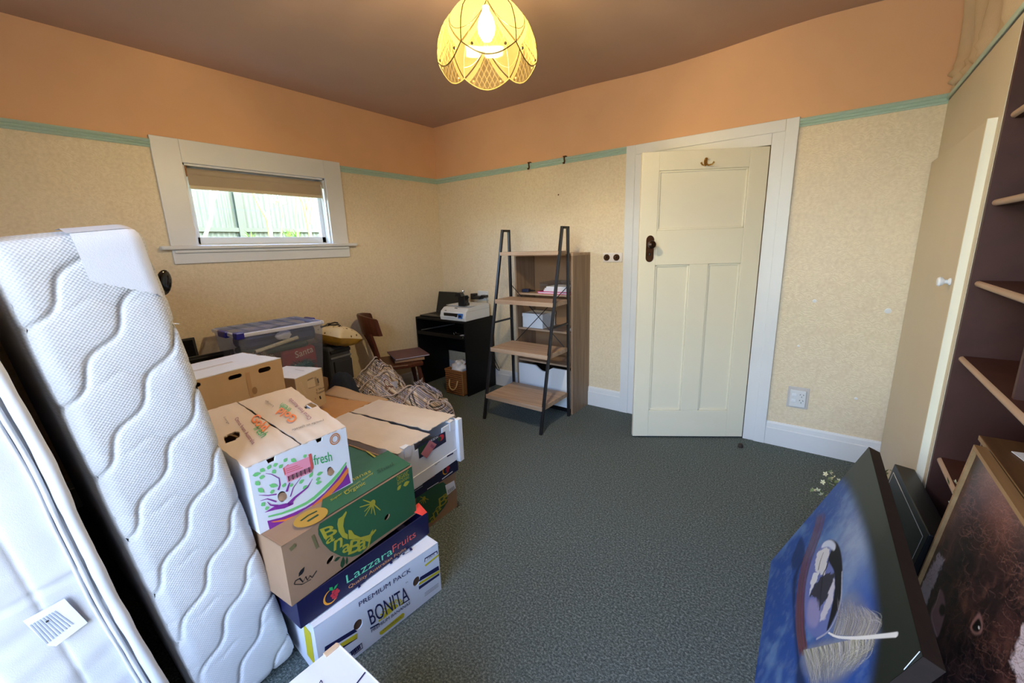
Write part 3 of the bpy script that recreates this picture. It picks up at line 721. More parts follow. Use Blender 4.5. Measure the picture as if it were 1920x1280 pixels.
# ================================================================== FURNITURE
# ---- open bookcase against the far wall
bc = thing('open_bookcase', 'grey oak open bookcase with white lower drawers against the wall', 'bookcase', (1.4925, -.002, 0))
hw, bd, bh = .2865, .300, 1.350
b = MB(); b.box(-hw, -hw + .018, -bd, 0, .0, bh - .02); b.build('side_panel', OAKV, bc, bevel=.001)
b = MB(); b.box(hw - .018, hw, -bd, 0, .0, bh - .02); b.build('side_panel', OAKV, bc, bevel=.001)
b = MB(); b.box(-hw, hw, -bd, 0, bh - .02, bh); b.build('top_panel', OAK, bc, bevel=.001)
BACKM = mat('bookcase_back', (150, 116, 86), .7, .04, 6)
b = MB(); b.box(-hw + .018, hw - .14, -.012, -.004, .03, bh - .02); b.build('back_panel', BACKM, bc)
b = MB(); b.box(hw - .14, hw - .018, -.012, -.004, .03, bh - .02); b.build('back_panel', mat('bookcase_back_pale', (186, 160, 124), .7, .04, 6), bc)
for z in (1.020, .712, .425):
    b = MB(); b.box(-hw + .018, hw - .018, -bd + .008, -.012, z - .016, z); b.build('shelf', OAK, bc, bevel=.001)
b = MB(); b.box(-hw + .018, hw - .018, -bd + .03, -.012, 0.0, .045); b.build('plinth', BLACKL, bc)
for k, (z0, z1) in enumerate(((.05, .385),)):
    # white drawer front with a dipped finger notch in its top edge
    pts = [(-hw + .019, z0), (hw - .019, z0), (hw - .019, z1)]
    pts += [(.09 - .18 * t / 12, z1 - .045 * (.5 - .5 * math.cos(2 * PI * t / 12)) ** .6) for t in range(13)] + [(-hw + .019, z1)]
    b = MB(); b.prism(pts, (0, -bd - .001, 0), (1, 0, 0), (0, 0, 1), (0, -1, 0), .016); b.build('drawer_front', WHITEL, bc)
b = MB(); b.box(-hw + .02, hw - .02, -bd + .018, -.02, .05, .32); b.build('drawer_box', BLACKL, bc)

# ---- ladder shelf in front of it
ls = thing('ladder_shelf', 'black A frame ladder shelf with four grey oak boards', 'shelf', (1.479, -.55, 0))
lx = .284; yf0, yft = -.228, .112; yb0, ybt = .205, .196; lh = 1.552
def leg_y(z, front=True):
    t = z / lh; return (yf0 + (yft - yf0) * t) if front else (yb0 + (ybt - yb0) * t)
for sg in (-1, 1):
    b = MB(); b.bar((sg * lx, yf0, 0), (sg * lx, yft, lh), .020, .020, up=(1, 0, 0)); b.build('front_leg', BLACKM, ls, bevel=.001)
    b = MB(); b.bar((sg * lx, yb0, 0), (sg * lx, ybt, lh), .020, .020, up=(1, 0, 0)); b.build('back_leg', BLACKM, ls, bevel=.001)
    b = MB(); b.bar((sg * lx, yft - .008, lh - .008), (sg * lx, ybt + .008, lh - .008), .020, .018); b.build('top_bar', BLACKM, ls)
    for z in (.812,):
        b = MB(); b.bar((sg * lx, leg_y(z), z - .012), (sg * lx, leg_y(z, False), z - .012), .014, .014)
        b.build('side_rung', BLACKM, ls)
for z in (.185, .573, .965, 1.352):
    yf = leg_y(z) - .012 + (.0); b = MB(); b.box(-lx + .004, lx - .004, yf, .192, z - .008, z + .027 if z < 1.3 else z + .02); b.build('shelf_board', OAK, ls, bevel=.002)
for (z0, z1) in ((.56, 1.10),):
    for sg in (-1, 1):
        b = MB(); b.tube([(-sg * lx, leg_y(z0, False), z0), (sg * lx, leg_y(z1, False), z1)], .0035, 8); b.build('cross_brace', BLACKM, ls, smooth=True)
# ---- things on the bookcase shelves
def box_thing(name, label, cat, loc, size, m, bev=.004, rz=0, extra=None, group=None):
    t = thing(name, label, cat, loc, (0, 0, rz), group); sx, sy, sz = size
    b = MB(); b.box(-sx / 2, sx / 2, -sy / 2, sy / 2, 0, sz); b.build('body', m, t, bevel=bev)
    return t
PINK = mat('pink_folder', (214, 44, 122), .45); PAPER = mat('paper', (226, 228, 238), .7)
t = thing('ring_folder', 'bright pink folder lying on the upper bookcase shelf', 'folder', (1.585, -.16, 1.020))
b = MB(); b.box(-.155, .165, -.13, .12, 0, .004); b.box(-.155, .165, -.13, .12, .014, .018); b.build('cover', PINK, t, bevel=.001)
b = MB(); b.box(-.15, .155, -.124, .115, .004, .014); b.build('pages', PAPER, t)
for k, (w_, z_) in enumerate(((.125, .018), (.12, .032), (.11, .046))):
    t = thing('paper_pad', 'stack of white paper pads on the pink folder, %s' % ('bottom pad', 'middle pad', 'top pad')[k], 'paper', (1.608 + .004 * k, -.17, 1.0205 + z_), (0, 0, R(3 * k - 2)), 'paper pads on the pink folder')
    b = MB(); b.box(-w_, w_, -.10, .10, 0, .011); b.build('sheets', PAPER, t, bevel=.001)
    b = MB(); b.box(-w_, w_, -.10, .10, .011, .0135); b.build('cover_sheet', WHITEL, t)
t = thing('letter_tray', 'clear plastic letter tray behind the paper pads', 'tray', (1.600, -.150, 1.0385))
CLEARP = make_glass('clear_acrylic', (.90, .93, .97, 1), .12)
b = MB(); b.box(-.15, -.147, -.13, .12, 0, .075); b.box(.137, .14, -.13, .12, 0, .075); b.box(-.15, .14, .117, .12, 0, .075); b.box(-.15, .14, -.13, .12, -.001, .0); b.build('tray', CLEARP, t)
t = thing('small_gadget', 'small dark blue and black gadget at the shelf edge', 'gadget', (1.275, -.22, 1.020), (0, 0, R(12)))
b = MB(); b.box(-.035, .03, -.04, .02, 0, .028); b.build('body', mat('navy_plastic', (36, 44, 74), .35), t, bevel=.006)
b = MB(); b.box(-.03, .06, .022, .05, 0, .014); b.build('cable_coil', BLACKP, t, bevel=.005)
t = thing('white_carton', 'plain white lidded box on the middle bookcase shelf', 'box', (1.362, -.17, .712))
b = MB(); b.box(-.105, .105, -.10, .11, 0, .112); b.build('body', WHITEL, t, bevel=.001)
b = MB(); b.box(-.108, .108, -.103, .113, .096, .126); b.build('lid', WHITEL, t, bevel=.002)
t = thing('computer_mouse', 'white computer mouse on the middle bookcase shelf', 'mouse', (1.735, -.20, .712))
b = MB(); b.sphere((0, 0, .008), (.030, .05, .028), 16, 8); b.build('shell', WHITEP, t, smooth=True)
b = MB(); b.box(-.0008, .0008, -.045, 0, .0, .0362); b.build('button_gap', BLACKP, t)

# ---- computer desk in the corner
dk = thing('computer_desk', 'small black laminate computer desk in the room corner', 'desk', (0.368, -.028, 0))
dw, dd_, dh = .347, .420, .738
b = MB(); b.box(-dw, dw, -dd_, 0, dh - .018, dh); b.build('desk_top', BLACKL, dk, bevel=.001)
b = MB(); b.box(-dw, -dw + .016, -dd_, 0, 0, dh - .018); b.build('side_panel', BLACKL, dk)
b = MB(); b.box(dw - .016, dw, -dd_, 0, 0, dh - .018); b.build('side_panel', BLACKL, dk)
b = MB(); b.box(-dw + .016, dw - .016, -.014, 0, .30, dh - .018); b.build('back_panel', BLACKL, dk)
b = MB(); b.box(-dw + .02, dw - .02, -dd_ + .012, -.04, .568, .583); b.build('keyboard_shelf', BLACKL, dk)
b = MB(); b.box(-dw + .02, dw - .02, -dd_ - .002, -dd_ + .012, .56, .598); b.build('shelf_front', BLACKL, dk, bevel=.004)
b = MB(); b.bar((-dw + .05, -dd_ + .02, .60), (-dw + .20, -.06, .62), .012, .010); b.build('shelf_runner', mat('steel', (150, 150, 150), .35, metal=.9), dk)
b = MB(); b.lathe([(.005, 0), (.006, .006), (0, .008)], 10, Matrix.Translation((dw - .03, -dd_ - .002, .585)) @ Matrix.Rotation(R(90), 4, 'X')); b.build('screw_cap', mat('steel', (150, 150, 150)), dk)
# laptop
lt = thing('laptop', 'open black laptop at the back of the black desk', 'laptop', (.205, -.235, dh))
b = MB(); b.box(-.165, .165, -.17, .06, 0, .016); b.build('base', BLACKP, lt, bevel=.003)
b = MB(); b.box(-.14, .14, -.07, .045, .016, .0175); b.build('keyboard', mat('keys', (34, 34, 36), .6), lt)
Ms = Matrix.Translation((0, .06, .012)) @ Matrix.Rotation(R(-16), 4, 'X')
b = MB(); b.box(-.165, .165, -.003, .006, 0, .225, Ms); b.build('lid', BLACKP, lt, bevel=.002)
b = MB(); b.box(-.15, .15, -.0042, -.003, .018, .21, Ms); b.build('screen', mat('dark_screen', (10, 11, 13), .15, spec=.5), lt)
# printer
pr = thing('inkjet_printer', 'white inkjet printer on the black desk', 'printer', (.548, -.255, dh), (0, 0, R(1)))
prof = [(-.185, .0), (-.19, .035), (-.175, .085), (-.13, .118), (.0, .132), (.16, .132), (.18, .12), (.18, 0)]
b = MB(); N = len(prof); vs_ = [(x, y, z) for x in (-.165, .165) for y, z in prof]
b.add(vs_, [(i, (i + 1) % N, N + (i + 1) % N, N + i)[::-1] for i in range(N)] + [tuple(range(N)), tuple(range(N, 2 * N))[::-1]]); b.build('body', WHITEP, pr, bevel=.006)
b = MB(); b.box(-.16, .16, -.10, .165, .1325, .1345); b.build('scanner_lid', WHITEL, pr, bevel=.001)
b = MB(); b.box(-.105, .065, -.196, -.16, .040, .072); b.build('paper_slot', BLACKP, pr)
b = MB(); b.box(-.10, .04, -.205, -.17, .036, .044); b.build('output_tray', WHITEL, pr)
b = MB(); b.box(.08, .135, -.196, -.182, .028, .074); b.build('label_sticker', ink('blue', (60, 110, 190)), pr)
b = MB(); b.box(.09, .125, -.1985, -.19, .038, .062); b.build('sticker_mark', ink('dark', (24, 26, 50)), pr)
b = MB(); b.box(-.10, -.09, -.186, -.17, .09, .094); b.build('button', BLACKP, pr); b = MB(); b.box(-.0, .03, -.15, -.14, .116, .120); b.build('button', BLACKP, pr)
b = MB(); b.box(-.166, .166, -.17, .18, .088, .0895); b.build('seam', mat('grey_seam', (150, 152, 156), .5), pr)
# black charger standing on the printer
ch = thing('camera_charger', 'black boxy charger with chrome top standing on the printer', 'charger', (.605, -.33, dh + .1325), (0, 0, R(10)))
b = MB(); b.box(-.042, .035, -.035, .035, 0, .10); b.build('body', BLACKP, ch, bevel=.004)
b = MB(); b.box(.035, .048, -.03, .03, 0, .03); b.build('foot', BLACKP, ch, bevel=.003)
b = MB(); b.prism([(-.042, 0), (.035, 0), (.02, .035), (-.02, .035)], (0, -.03, .10), (1, 0, 0), (0, 0, 1), (0, -1, 0), -.06); b.build('shoulder', BLACKP, ch)
b = MB(); b.lathe([(.012, .13), (.014, .137), (.012, .150), (.007, .158), (0, .159)], 14); b.build('chrome_cap', mat('chrome', (210, 212, 215), .15, metal=1), ch, smooth=True)
b = MB(); b.bar((.03, 0, .06), (.05, 0, .095), .012, .03); b.build('clip', BLACKP, ch)
# wall outlet with black adaptors, cable
ol = thing('wall_outlet', 'white wall outlet behind the printer', 'socket', (.575, 0, .925))
b = MB(); b.box(-.07, .07, -.010, 0, -.045, .055); b.build('plate', WHITEP, ol, bevel=.003)
b = MB(); b.box(.04, .055, -.013, -.01, .01, .03); b.build('rocker', WHITEL, ol)
ad = thing('power_adaptor', 'cluster of black plug adaptors in the outlet behind the printer', 'adaptor', (.54, -.01, .925))
b = MB(); b.box(-.085, -.035, -.06, 0, -.03, .03); b.build('adaptor_body', BLACKP, ad, bevel=.006)
b = MB(); b.box(-.03, .05, -.07, 0, -.025, .008); b.build('adaptor_body', BLACKP, ad, bevel=.006)
b = MB(); b.box(.045, .11, -.05, 0, -.008, .018); b.build('plug', BLACKP, ad, bevel=.006)
b = MB(); b.tube([(.105, -.04, .005), (.128, -.05, -.01), (.137, -.05, -.06), (.132, -.04, -.15), (.13, -.02, -.19)], .003, 6); b.build('cord', mat('grey_cord', (90, 88, 88), .5), ad, smooth=True)
cb = thing('loose_cable', 'black cable looping out beside the desk', 'cable', (.735, -.06, .20))
b = MB(); b.tube([(-.012, 0, .13), (.03, -.03, .10), (.09, -.05, .03), (.11, -.06, .0), (.08, -.05, .0), (.03, -.03, .035), (-.012, -.01, .06)], .004, 8); b.build('cord', BLACKP, cb, smooth=True)
for nm_, pts, lab in (('hanging_cable', [(.47, -.08, .46), (.475, -.085, .36), (.455, -.09, .28), (.47, -.09, .20), (.49, -.1, .14)], 'thin black cable hanging under the desk, straight strand'),
                      ('hanging_cable', [(.54, -.07, .46), (.535, -.075, .36), (.55, -.08, .28), (.54, -.08, .20), (.56, -.08, .15)], 'thin black cable hanging under the desk beside the desk side'),
                      ('hanging_cable', [(.415, -.12, .33), (.46, -.12, .31), (.51, -.12, .28), (.545, -.12, .24), (.56, -.12, .18)], 'black cable drooping diagonally under the desk to the basket')):
    t = thing(nm_, lab, 'cable', pts[0]); b = MB(); b.tube([Vector(p) - Vector(pts[0]) for p in pts], .0035, 6); b.build('cord', BLACKP, t, smooth=True)
    b = MB(); b.sphere(Vector(pts[-1]) - Vector(pts[0]), (.008, .008, .014), 8, 6); b.build('plug', BLACKP, t)
# bits on the keyboard shelf
t = thing('key_bunch', 'bunch of silver keys on the desk keyboard shelf', 'keys', (.50, -.36, .583))
b = MB()
for k in range(6): b.lathe([(.012, 0), (.014, .002), (.010, .004)], 12, Matrix.Translation((random.uniform(-.03, .03), random.uniform(-.02, .02), .002 + .003 * k)) @ Matrix.Rotation(random.uniform(-.6, .6), 4, 'X'))
b.build('rings', mat('chrome', (210, 212, 215)), t, smooth=True)
b = MB()
for k in range(4): b.bar((0, 0, .012), (.05 * math.cos(k), .05 * math.sin(k), .004), .009, .002)
b.build('key_blades', mat('chrome', (210, 212, 215)), t)
t = thing('paper_slip', 'small white paper slip on the desk keyboard shelf', 'paper', (.625, -.37, .583), (0, 0, R(15)))
b = MB(); b.box(-.045, .045, -.04, .04, 0, .002); b.build('sheet', PAPER, t)
b = MB(); b.box(-.03, .03, -.02, .02, .002, .0025); b.build('printed_area', mat('slip_grey', (180, 184, 200), .6), t)
# wicker basket under the desk
wk = thing('wicker_basket', 'brown wicker basket with rope handle under the desk', 'basket', (.553, -.33, 0))
WICK = mat('wicker', (150, 98, 54), .7, .3, 160, bump=.8, bscale=140, stretch=(1, 1, 2.2))
b = MB()
for (x0, x1, y0, y1) in ((-.115, .115, -.145, -.135), (-.115, .115, .135, .145), (-.115, -.105, -.145, .145), (.105, .115, -.145, .145)): b.box(x0, x1, y0, y1, 0, .235)
b.box(-.115, .115, -.145, .145, 0, .01); b.build('woven_body', WICK, wk)
b = MB()
for z in (.238, .246): b.tube([(-.117, -.147, z), (.117, -.147, z), (.117, .147, z), (-.117, .147, z), (-.117, -.147, z)], .007, 8)
b.build('rim', WICK, wk, smooth=True)
for z in range(11):
    b = MB(); b.tube([(-.11, -.147, .012 + .021 * z), (.11, -.147, .012 + .021 * z)], .0085, 6); b.build('weave_row', WICK, wk, smooth=True)
b = MB()
for k in range(14): b.box(.112, .122, -.15, -.143, .008 + .016 * k, .018 + .016 * k)
b.build('corner_binding', mat('cane', (186, 140, 84), .6), wk)
b = MB(); b.tube([(-.055, -.152, .150), (-.05, -.168, .10), (-.03, -.175, .066), (0, -.176, .055), (.03, -.175, .066), (.05, -.168, .10), (.055, -.152, .150)], .006, 8); b.build('rope_handle', mat('rope', (206, 176, 124), .8), wk, smooth=True)
def lump(name, label, cat, loc, r, m, amp=.25, fr=9.0, seed=0, rot=(0, 0, 0), flat=True, group=None, nu=28, nv=16):
    t = thing(name, label, cat, loc, rot, group); b = MB(); b.sphere((0, 0, r[2]), r, nu, nv); out = []
    for v in b.v:
        p = Vector(v); d = (p - Vector((0, 0, r[2]))); k = 1 + amp * noise.noise(Vector((p.x * fr + seed, p.y * fr, p.z * fr))) + amp * .5 * noise.noise(Vector((p.x * fr * 2.4, p.y * fr * 2.4 + seed, p.z * fr * 2.4)))
        q = Vector((0, 0, r[2])) + d * k
        if flat: q.z = max(q.z, 0.0)
        out.append(tuple(q))
    b.v = out; b.build('cloth', m, t, smooth=True, ang=180); return t
lump('plastic_bag', 'crumpled clear white plastic bag in the wicker basket', 'bag', (.535, -.34, .17), (.09, .11, .075), mat('thin_plastic', (216, 216, 222), .3, spec=.5), .45, 26, 3)
lump('leather_pouch', 'reddish brown leather pouch on the wicker basket', 'pouch', (.60, -.30, .235), (.075, .06, .034), mat('red_leather', (110, 56, 40), .5), .4, 18, 8)

# ---- wooden chair facing the desk
cr_ = thing('wooden_chair', 'dark brown wooden chair with curved comb back before the desk', 'chair', (.335, -.955, 0), (0, 0, R(-28)))
b = MB(); pts = [(-.19, -.19), (.19, -.19), (.21, .05), (.19, .19), (-.19, .19), (-.21, .05)]
b.prism([(p[0], p[1]) for p in pts], (0, 0, .44), (1, 0, 0), (0, 1, 0), (0, 0, 1), .034); b.build('seat', DKWOOD, cr_, bevel=.008)
for (x, y, tx, ty) in ((-.15, .15, -.19, .19), (.15, .15, .19, .19), (-.15, -.14, -.19, -.2), (.15, -.14, .19, -.2)):
    b = MB(); b.tube([(x, y, .41), (x * .6 + tx * .4, y * .6 + ty * .4, .28), (x * .3 + tx * .7, y * .3 + ty * .7, .2), (tx, ty, 0)], [.016, .022, .018, .013], 12); b.build('leg', DKWOOD, cr_, smooth=True)
for y in (-.165, .165):
    b = MB(); b.tube([(-.165, y, .17), (0, y, .17), (.165, y, .17)], [.010, .015, .010], 10); b.build('stretcher', DKWOOD, cr_, smooth=True)
for k in range(5):
    x = -.14 + .07 * k; xt = -.17 + .085 * k; cv = -.06 * math.cos(xt / .2 * PI / 2) + .02
    b = MB(); b.tube([(x, -.165, .435), (x * .6 + xt * .4, -.19 + cv * .3, .55), (x * .3 + xt * .7, -.215 + cv * .6, .66), (xt, -.235 + cv, .735)], [.010, .014, .010, .009] if 0 < k < 4 else [.016, .018, .016, .014], 10); b.build('spindle', DKWOOD, cr_, smooth=True)
P = []
for i in range(15):
    a = -1 + 2 * i / 14; x = .205 * a; cv = -.115 * (1 - a * a) + .06
    top = .872 + .018 * (1 - a * a) - .012 * abs(a) ** 3
    P.append([(x, -.225 + cv, .715), (x, -.255 + cv, top - .012), (x, -.250 + cv, top), (x, -.232 + cv, top), (x, -.224 + cv, top - .012), (x, -.196 + cv, .715), (x, -.225 + cv, .715)])
b = MB(); b.grid([r[::-1] for r in P]); b.f.append(tuple(range(7))); b.f.append(tuple(range(14 * 7, 15 * 7))[::-1]); b.build('back_rail', DKWOOD, cr_, smooth=True, ang=50)
# purple folder and books on the seat
fo = thing('plum_folder', 'flat plum coloured folder lying across the chair seat', 'folder', (.36, -.86, .4745), (0, 0, R(-24)))
PLUM = mat('plum_card', (108, 78, 88), .55, .1, 10)
b = MB(); b.box(-.165, .165, -.15, .16, 0, .003); b.box(-.165, .165, -.15, .16, .0095, .0125); b.build('cover', PLUM, fo, bevel=.001)
b = MB(); b.box(-.16, .16, -.146, .155, .003, .0095); b.build('pages', PAPER, fo)
fo2 = thing('dark_book', 'dark hardback book under the plum folder on the chair', 'book', (.355, -.87, .440), (0, 0, R(-30)))
b = MB(); b.box(-.15, .15, -.13, .14, 0, .034); b.build('cover', mat('dark_cover', (44, 26, 28), .5), fo2, bevel=.003)
b = MB(); b.box(-.14, .153, -.125, .135, .005, .029); b.build('pages', KRAFTD, fo2)
# rubber door stop
ds = thing('door_stop', 'small dark rubber door stop on the carpet', 'door stop', (3.035, -.18, 0))
b = MB(); b.lathe([(.016, 0), (.017, .006), (.014, .022), (.010, .026), (0, .026)], 16); b.build('rubber', mat('dark_rubber', (52, 44, 40), .7), ds, smooth=True)
b = MB(); b.lathe([(.004, .026), (.003, .028), (0, .028)], 8); b.build('screw', BRONZE, ds)
# ================================================================== CARTONS, MATTRESSES, BAGS
def crop(x0, y0, s):
    return lambda a: (x0 + a[0] * s, y0 + a[1] * s)
def inside(pts, x, y):
    r = False; n = len(pts)
    for i in range(n):
        (x0, y0), (x1, y1) = pts[i], pts[(i + 1) % n]
        if (y0 > y) != (y1 > y) and x < (x1 - x0) * (y - y0) / (y1 - y0) + x0: r = not r
    return r
class Carton:
    """open-topped board box; local front plane x = 0, y from -W/2 to W/2, body runs back to x = -D"""
    def __init__(s, name, label, L, Rr, z0, H, D, m, group=None, tilt=0.0, cat='box', rise=0.0):
        L = Vector((L[0], L[1])); Rr = Vector((Rr[0], Rr[1])); c = (L + Rr) / 2; d = Rr - L; s.W = d.length; s.H = H; s.D = D; s.m = m; s.rise = rise; h_ = math.hypot(D, rise)
        s.t = thing(name, label, cat, (c.x, c.y, z0), (0, tilt, math.atan2(-d.x, d.y)), group)
        W = s.W; s.front = Print(s.t, (0, -W / 2, 0), (0, 1, 0), (0, 0, 1), (1, 0, 0)); s.top = Print(s.t, (0, -W / 2, H), (0, 1, 0), (-D / h_, 0, rise / h_), (rise / h_, 0, D / h_))
    def body(s, holes=(), th=.005, z1=None, notches=()):
        W, H, D = s.W, z1 or s.H, s.D; b = MB()
        top = [(W, H)]
        for (a0, a1, dz) in sorted(notches, key=lambda q: -q[0]): top += [(a1, H), (a1 - .004, H - dz), (a0 + .004, H - dz), (a0, H)]
        b.prism([(0, 0), (W, 0)] + top + [(0, H)], (0, -W / 2, 0), (0, 1, 0), (0, 0, 1), (1, 0, 0), th, holes)
        b.box(-D, -D + th, -W / 2, W / 2, 0, H + s.rise); e = [(th, 0), (D - th, 0), (D - th, H + s.rise), (th, H)]; b.prism(e[::-1], (0, -W / 2, 0), (-1, 0, 0), (0, 0, 1), (0, -1, 0), th); b.prism(e, (0, W / 2, 0), (-1, 0, 0), (0, 0, 1), (0, 1, 0), th); b.box(-D + th, -th, -W / 2 + th, W / 2 - th, 0, th)
        s.body_o = b.build('body', s.m, s.t, bevel=.0015); return s.body_o
    def flap(s, x0, x1, y0, y1, z, m, nm='flap', th=.004, dz=0.0, dzx=0.0, torn=False, curl=0.0, splay=0.0, cut=None):
        n = 70 if cut else 14; P = []; Q = []
        for i in range(n + 1):
            u = i / n; row = []; row2 = []
            for j in range(n + 1):
                v = j / n; e = 0
                x = x0 + (x1 - x0) * u; y = y0 + (y1 - y0) * v + splay * (1 - u) * v
                if torn: x += torn * .8 * noise.noise(Vector((v * 9, u * 2, 3))); y += torn * noise.noise(Vector((u * 11, v * 2, 7)))
                zz = z + dz * v + dzx * u + curl * math.sin(PI * u) * math.sin(PI * v) + .0015 * noise.noise(Vector((u * 5, v * 5, x0 * 9)))
                row.append((x, y, zz)); row2.append((x, y, zz - th))
            P.append(row); Q.append(row2)
        b = MB(); up = (x1 - x0) * (y1 - y0) > 0
        b.grid(P if up else [r[::-1] for r in P]); b.grid([r[::-1] for r in Q] if up else Q)
        if cut: b.f = [f_ for f_ in b.f if not inside(cut, sum(b.v[i][0] for i in f_) / 4, sum(b.v[i][1] for i in f_) / 4)]
        N = n + 1; ring = [(0, j) for j in range(N)] + [(i, n) for i in range(1, N)] + [(n, j) for j in range(n - 1, -1, -1)] + [(i, 0) for i in range(n - 1, 0, -1)]
        A = [P[i][j] for i, j in ring]; C_ = [Q[i][j] for i, j in ring]; k = len(ring)
        b.add(A + C_, [(i, (i + 1) % k, k + (i + 1) % k, k + i) for i in range(k)])
        return b.build(nm, m, s.t)
I_NAVY = ink('navy', (26, 30, 78)); I_YEL = ink('yellow', (206, 190, 40)); I_BROWN = ink('hole_brown', (88, 62, 44)); I_BLACK = ink('black', (22, 22, 26)); I_GRN = ink('leaf_green', (116, 200, 124)); I_GRN2 = ink('bright_green', (40, 168, 92)); I_LG = ink('mint', (110, 206, 168))
I_PUR = ink('purple', (132, 50, 152)); I_ORG = ink('orange', (232, 128, 60)); I_ORD = ink('dull_orange', (200, 122, 60)); I_PINK = ink('sticker_pink', (232, 150, 176)); I_RED = ink('berry_red', (196, 48, 62)); I_OLIVE = ink('banana_olive', (168, 160, 52)); I_PLUMT = ink('plum_text', (130, 44, 92)); I_GRY = ink('pencil_grey', (84, 80, 84)); I_WHT = ink('white', (232, 232, 236)); I_GDK = ink('dark_green', (34, 66, 40)); I_CORAL = ink('coral', (214, 88, 84)); I_OR2 = ink('text_orange', (226, 160, 104)); I_AMB = ink('amber', (240, 160, 48))

# ---- 1 white premium banana carton on the floor
c4 = crop(540, 1060, 330 / 1920); c3 = crop(540, 900, 330 / 1920); c5 = crop(600, 720, 300 / 1920); c2 = crop(440, 840, 300 / 1920); c1 = crop(390, 700, 300 / 1920)
B1 = Carton('banana_carton', 'white banana carton with navy and yellow lettering at the bottom of the nearest stack', (2.185, -2.776), (2.222, -2.262), 0, .231, .40, WHITEB, 'fruit cartons')
f = B1.front
hl = [f.uv(c4((765, 645))), f.uv(c4((1402, 172)))]
B1.body(holes=[ell(h[0], h[1], .017, .020) for h in hl])
B1.flap(-.40, 0, -B1.W / 2, B1.W / 2, B1.H, WHITEB, 'lid')
for h in hl: f.mell(h[0], h[1], .0165, .0195, I_BROWN, -.004)
f.text('PREMIUM PACK', c4((775, 450)), c4((1340, 65)), c4((768, 400)), I_NAVY)
f.text('BONITA', c4((905, 650)), c4((1325, 370)), c4((862, 490)), I_NAVY)
f.stroke([c4((895, 685)), c4((990, 630))], .006, I_NAVY); f.stroke([c4((1232, 425)), c4((1325, 365))], .005, I_NAVY)
f.text('PREMIUM BANANAS', c4((908, 730)), c4((1330, 415)), c4((905, 695)), I_NAVY)
f.poly([c4(q) for q in ((995, 725), (1250, 515), (1268, 520), (1262, 560), (1025, 750), (1000, 752))], I_YEL); f.text('VACUUM PACK', c4((1030, 715)), c4((1240, 560)), c4((1028, 700)), I_NAVY)
f.text('TM', c4((1280, 195)), c4((1305, 180)), c4((1278, 185)), I_NAVY)
cx, cy = f.uv(c4((1125, 515)))
f.mpoly([(cx + .034 * math.cos(t), cy + .030 * math.sin(t)) for t in [PI * .06 + PI * .95 * k / 14 for k in range(15)]], I_YEL)
for k in range(13):
    t = .15 + 2.85 * k / 12; f.mstroke([(cx + .037 * math.cos(t), cy + .033 * math.sin(t)), (cx + .055 * math.cos(t), cy + .048 * math.sin(t))], [.003, .008], I_YEL)
for pts, sp in (([(400, 885), (720, 690), (755, 715), (400, 935)], [(560, 855), (750, 735), (750, 790), (575, 890)]), ([(1440, 125), (1640, 0), (1648, 45), (1425, 175)], [(1428, 185), (1650, 45), (1648, 75), (1422, 215)])):
    f.poly([c4(q) for q in pts][::-1], I_NAVY); f.poly([c4(q) for q in sp][::-1], I_YEL, .0014)
f.poly([c4(q) for q in ((1425, 228), (1648, 82), (1648, 105), (1428, 262))][::-1], I_NAVY); f.poly([c4(q) for q in ((580, 880), (750, 770), (752, 795), (590, 905))][::-1], I_NAVY, .001)
f.stroke([c4(q) for q in ((670, 950), (800, 845), (812, 895), (715, 975))], .004, I_NAVY)
for k in range(6): f.stroke([c4((690 + 17 * k, 935 - 13 * k)), c4((702 + 17 * k, 975 - 14 * k))], .004 if k % 2 else .006, I_NAVY)
for k in range(3): f.stroke([c4((1490, 300 + 16 * k)), c4((1640, 190 + 16 * k))], .0016, I_GRY)
f.poly([c3(q) for q in ((1485, 895), (1490, 850), (1625, 765), (1632, 800))][::-1], I_NAVY); f.poly([c3(q) for q in ((1492, 888), (1496, 858), (1618, 780), (1624, 803))][::-1], I_WHT, .0012); f.text('100%', c3((1520, 862)), c3((1600, 810)), c3((1516, 838)), I_NAVY, .0018); f.poly([c3(q) for q in ((1490, 925), (1640, 805), (1645, 822), (1500, 940))][::-1], I_YEL)
tp = B1.top
tp.text('pd', c3((1120, 930)), c3((1370, 780)), c3((1095, 890)), I_NAVY, .006); tp.text('r', c3((770, 1195)), c3((860, 1130)), c3((765, 1170)), I_NAVY, .006)
f.done(); tp.done()
B1s = Print(B1.t, (-.4, -B1.W / 2, 0), (1, 0, 0), (0, 0, 1), (0, -1, 0)); B1s.mpoly([(.30, .05), (.36, .05), (.37, .19), (.31, .19)], I_YEL); B1s.done()

# ---- 2 navy fruit tray
def berry(f, c, k, q0):
    """orange C, red berry, two leaves; q0 = pixel centre, k = size in metres"""
    cx, cy = f.uv(q0); arc = [(cx - .15 * k + .62 * k * math.cos(t), cy + .62 * k * math.sin(t)) for t in [R(95) + R(215) * i / 16 for i in range(17)]]
    f.mstroke(arc, [.05 * k + .13 * k * math.sin(PI * i / 16) for i in range(17)], I_AMB)
    for i, (dx, dy) in enumerate(((.0, .28), (.3, .2), (-.15, .02), (.16, 0), (.42, -.03), (-.05, -.25), (.22, -.25), (.1, -.45))): f.mell(cx + dx * k + .1 * k, cy + dy * k, .155 * k, .15 * k, I_RED, .0012, 0, 10)
    f.mpoly([(cx + .1 * k, cy + .42 * k), (cx - .22 * k, cy + .62 * k), (cx - .18 * k, cy + .9 * k), (cx + .08 * k, cy + .78 * k)][::-1], I_GRN2, .0016); f.mpoly([(cx + .12 * k, cy + .42 * k), (cx + .35 * k, cy + .44 * k), (cx + .62 * k, cy + .72 * k), (cx + .30 * k, cy + .68 * k)], I_GRN2, .0016)
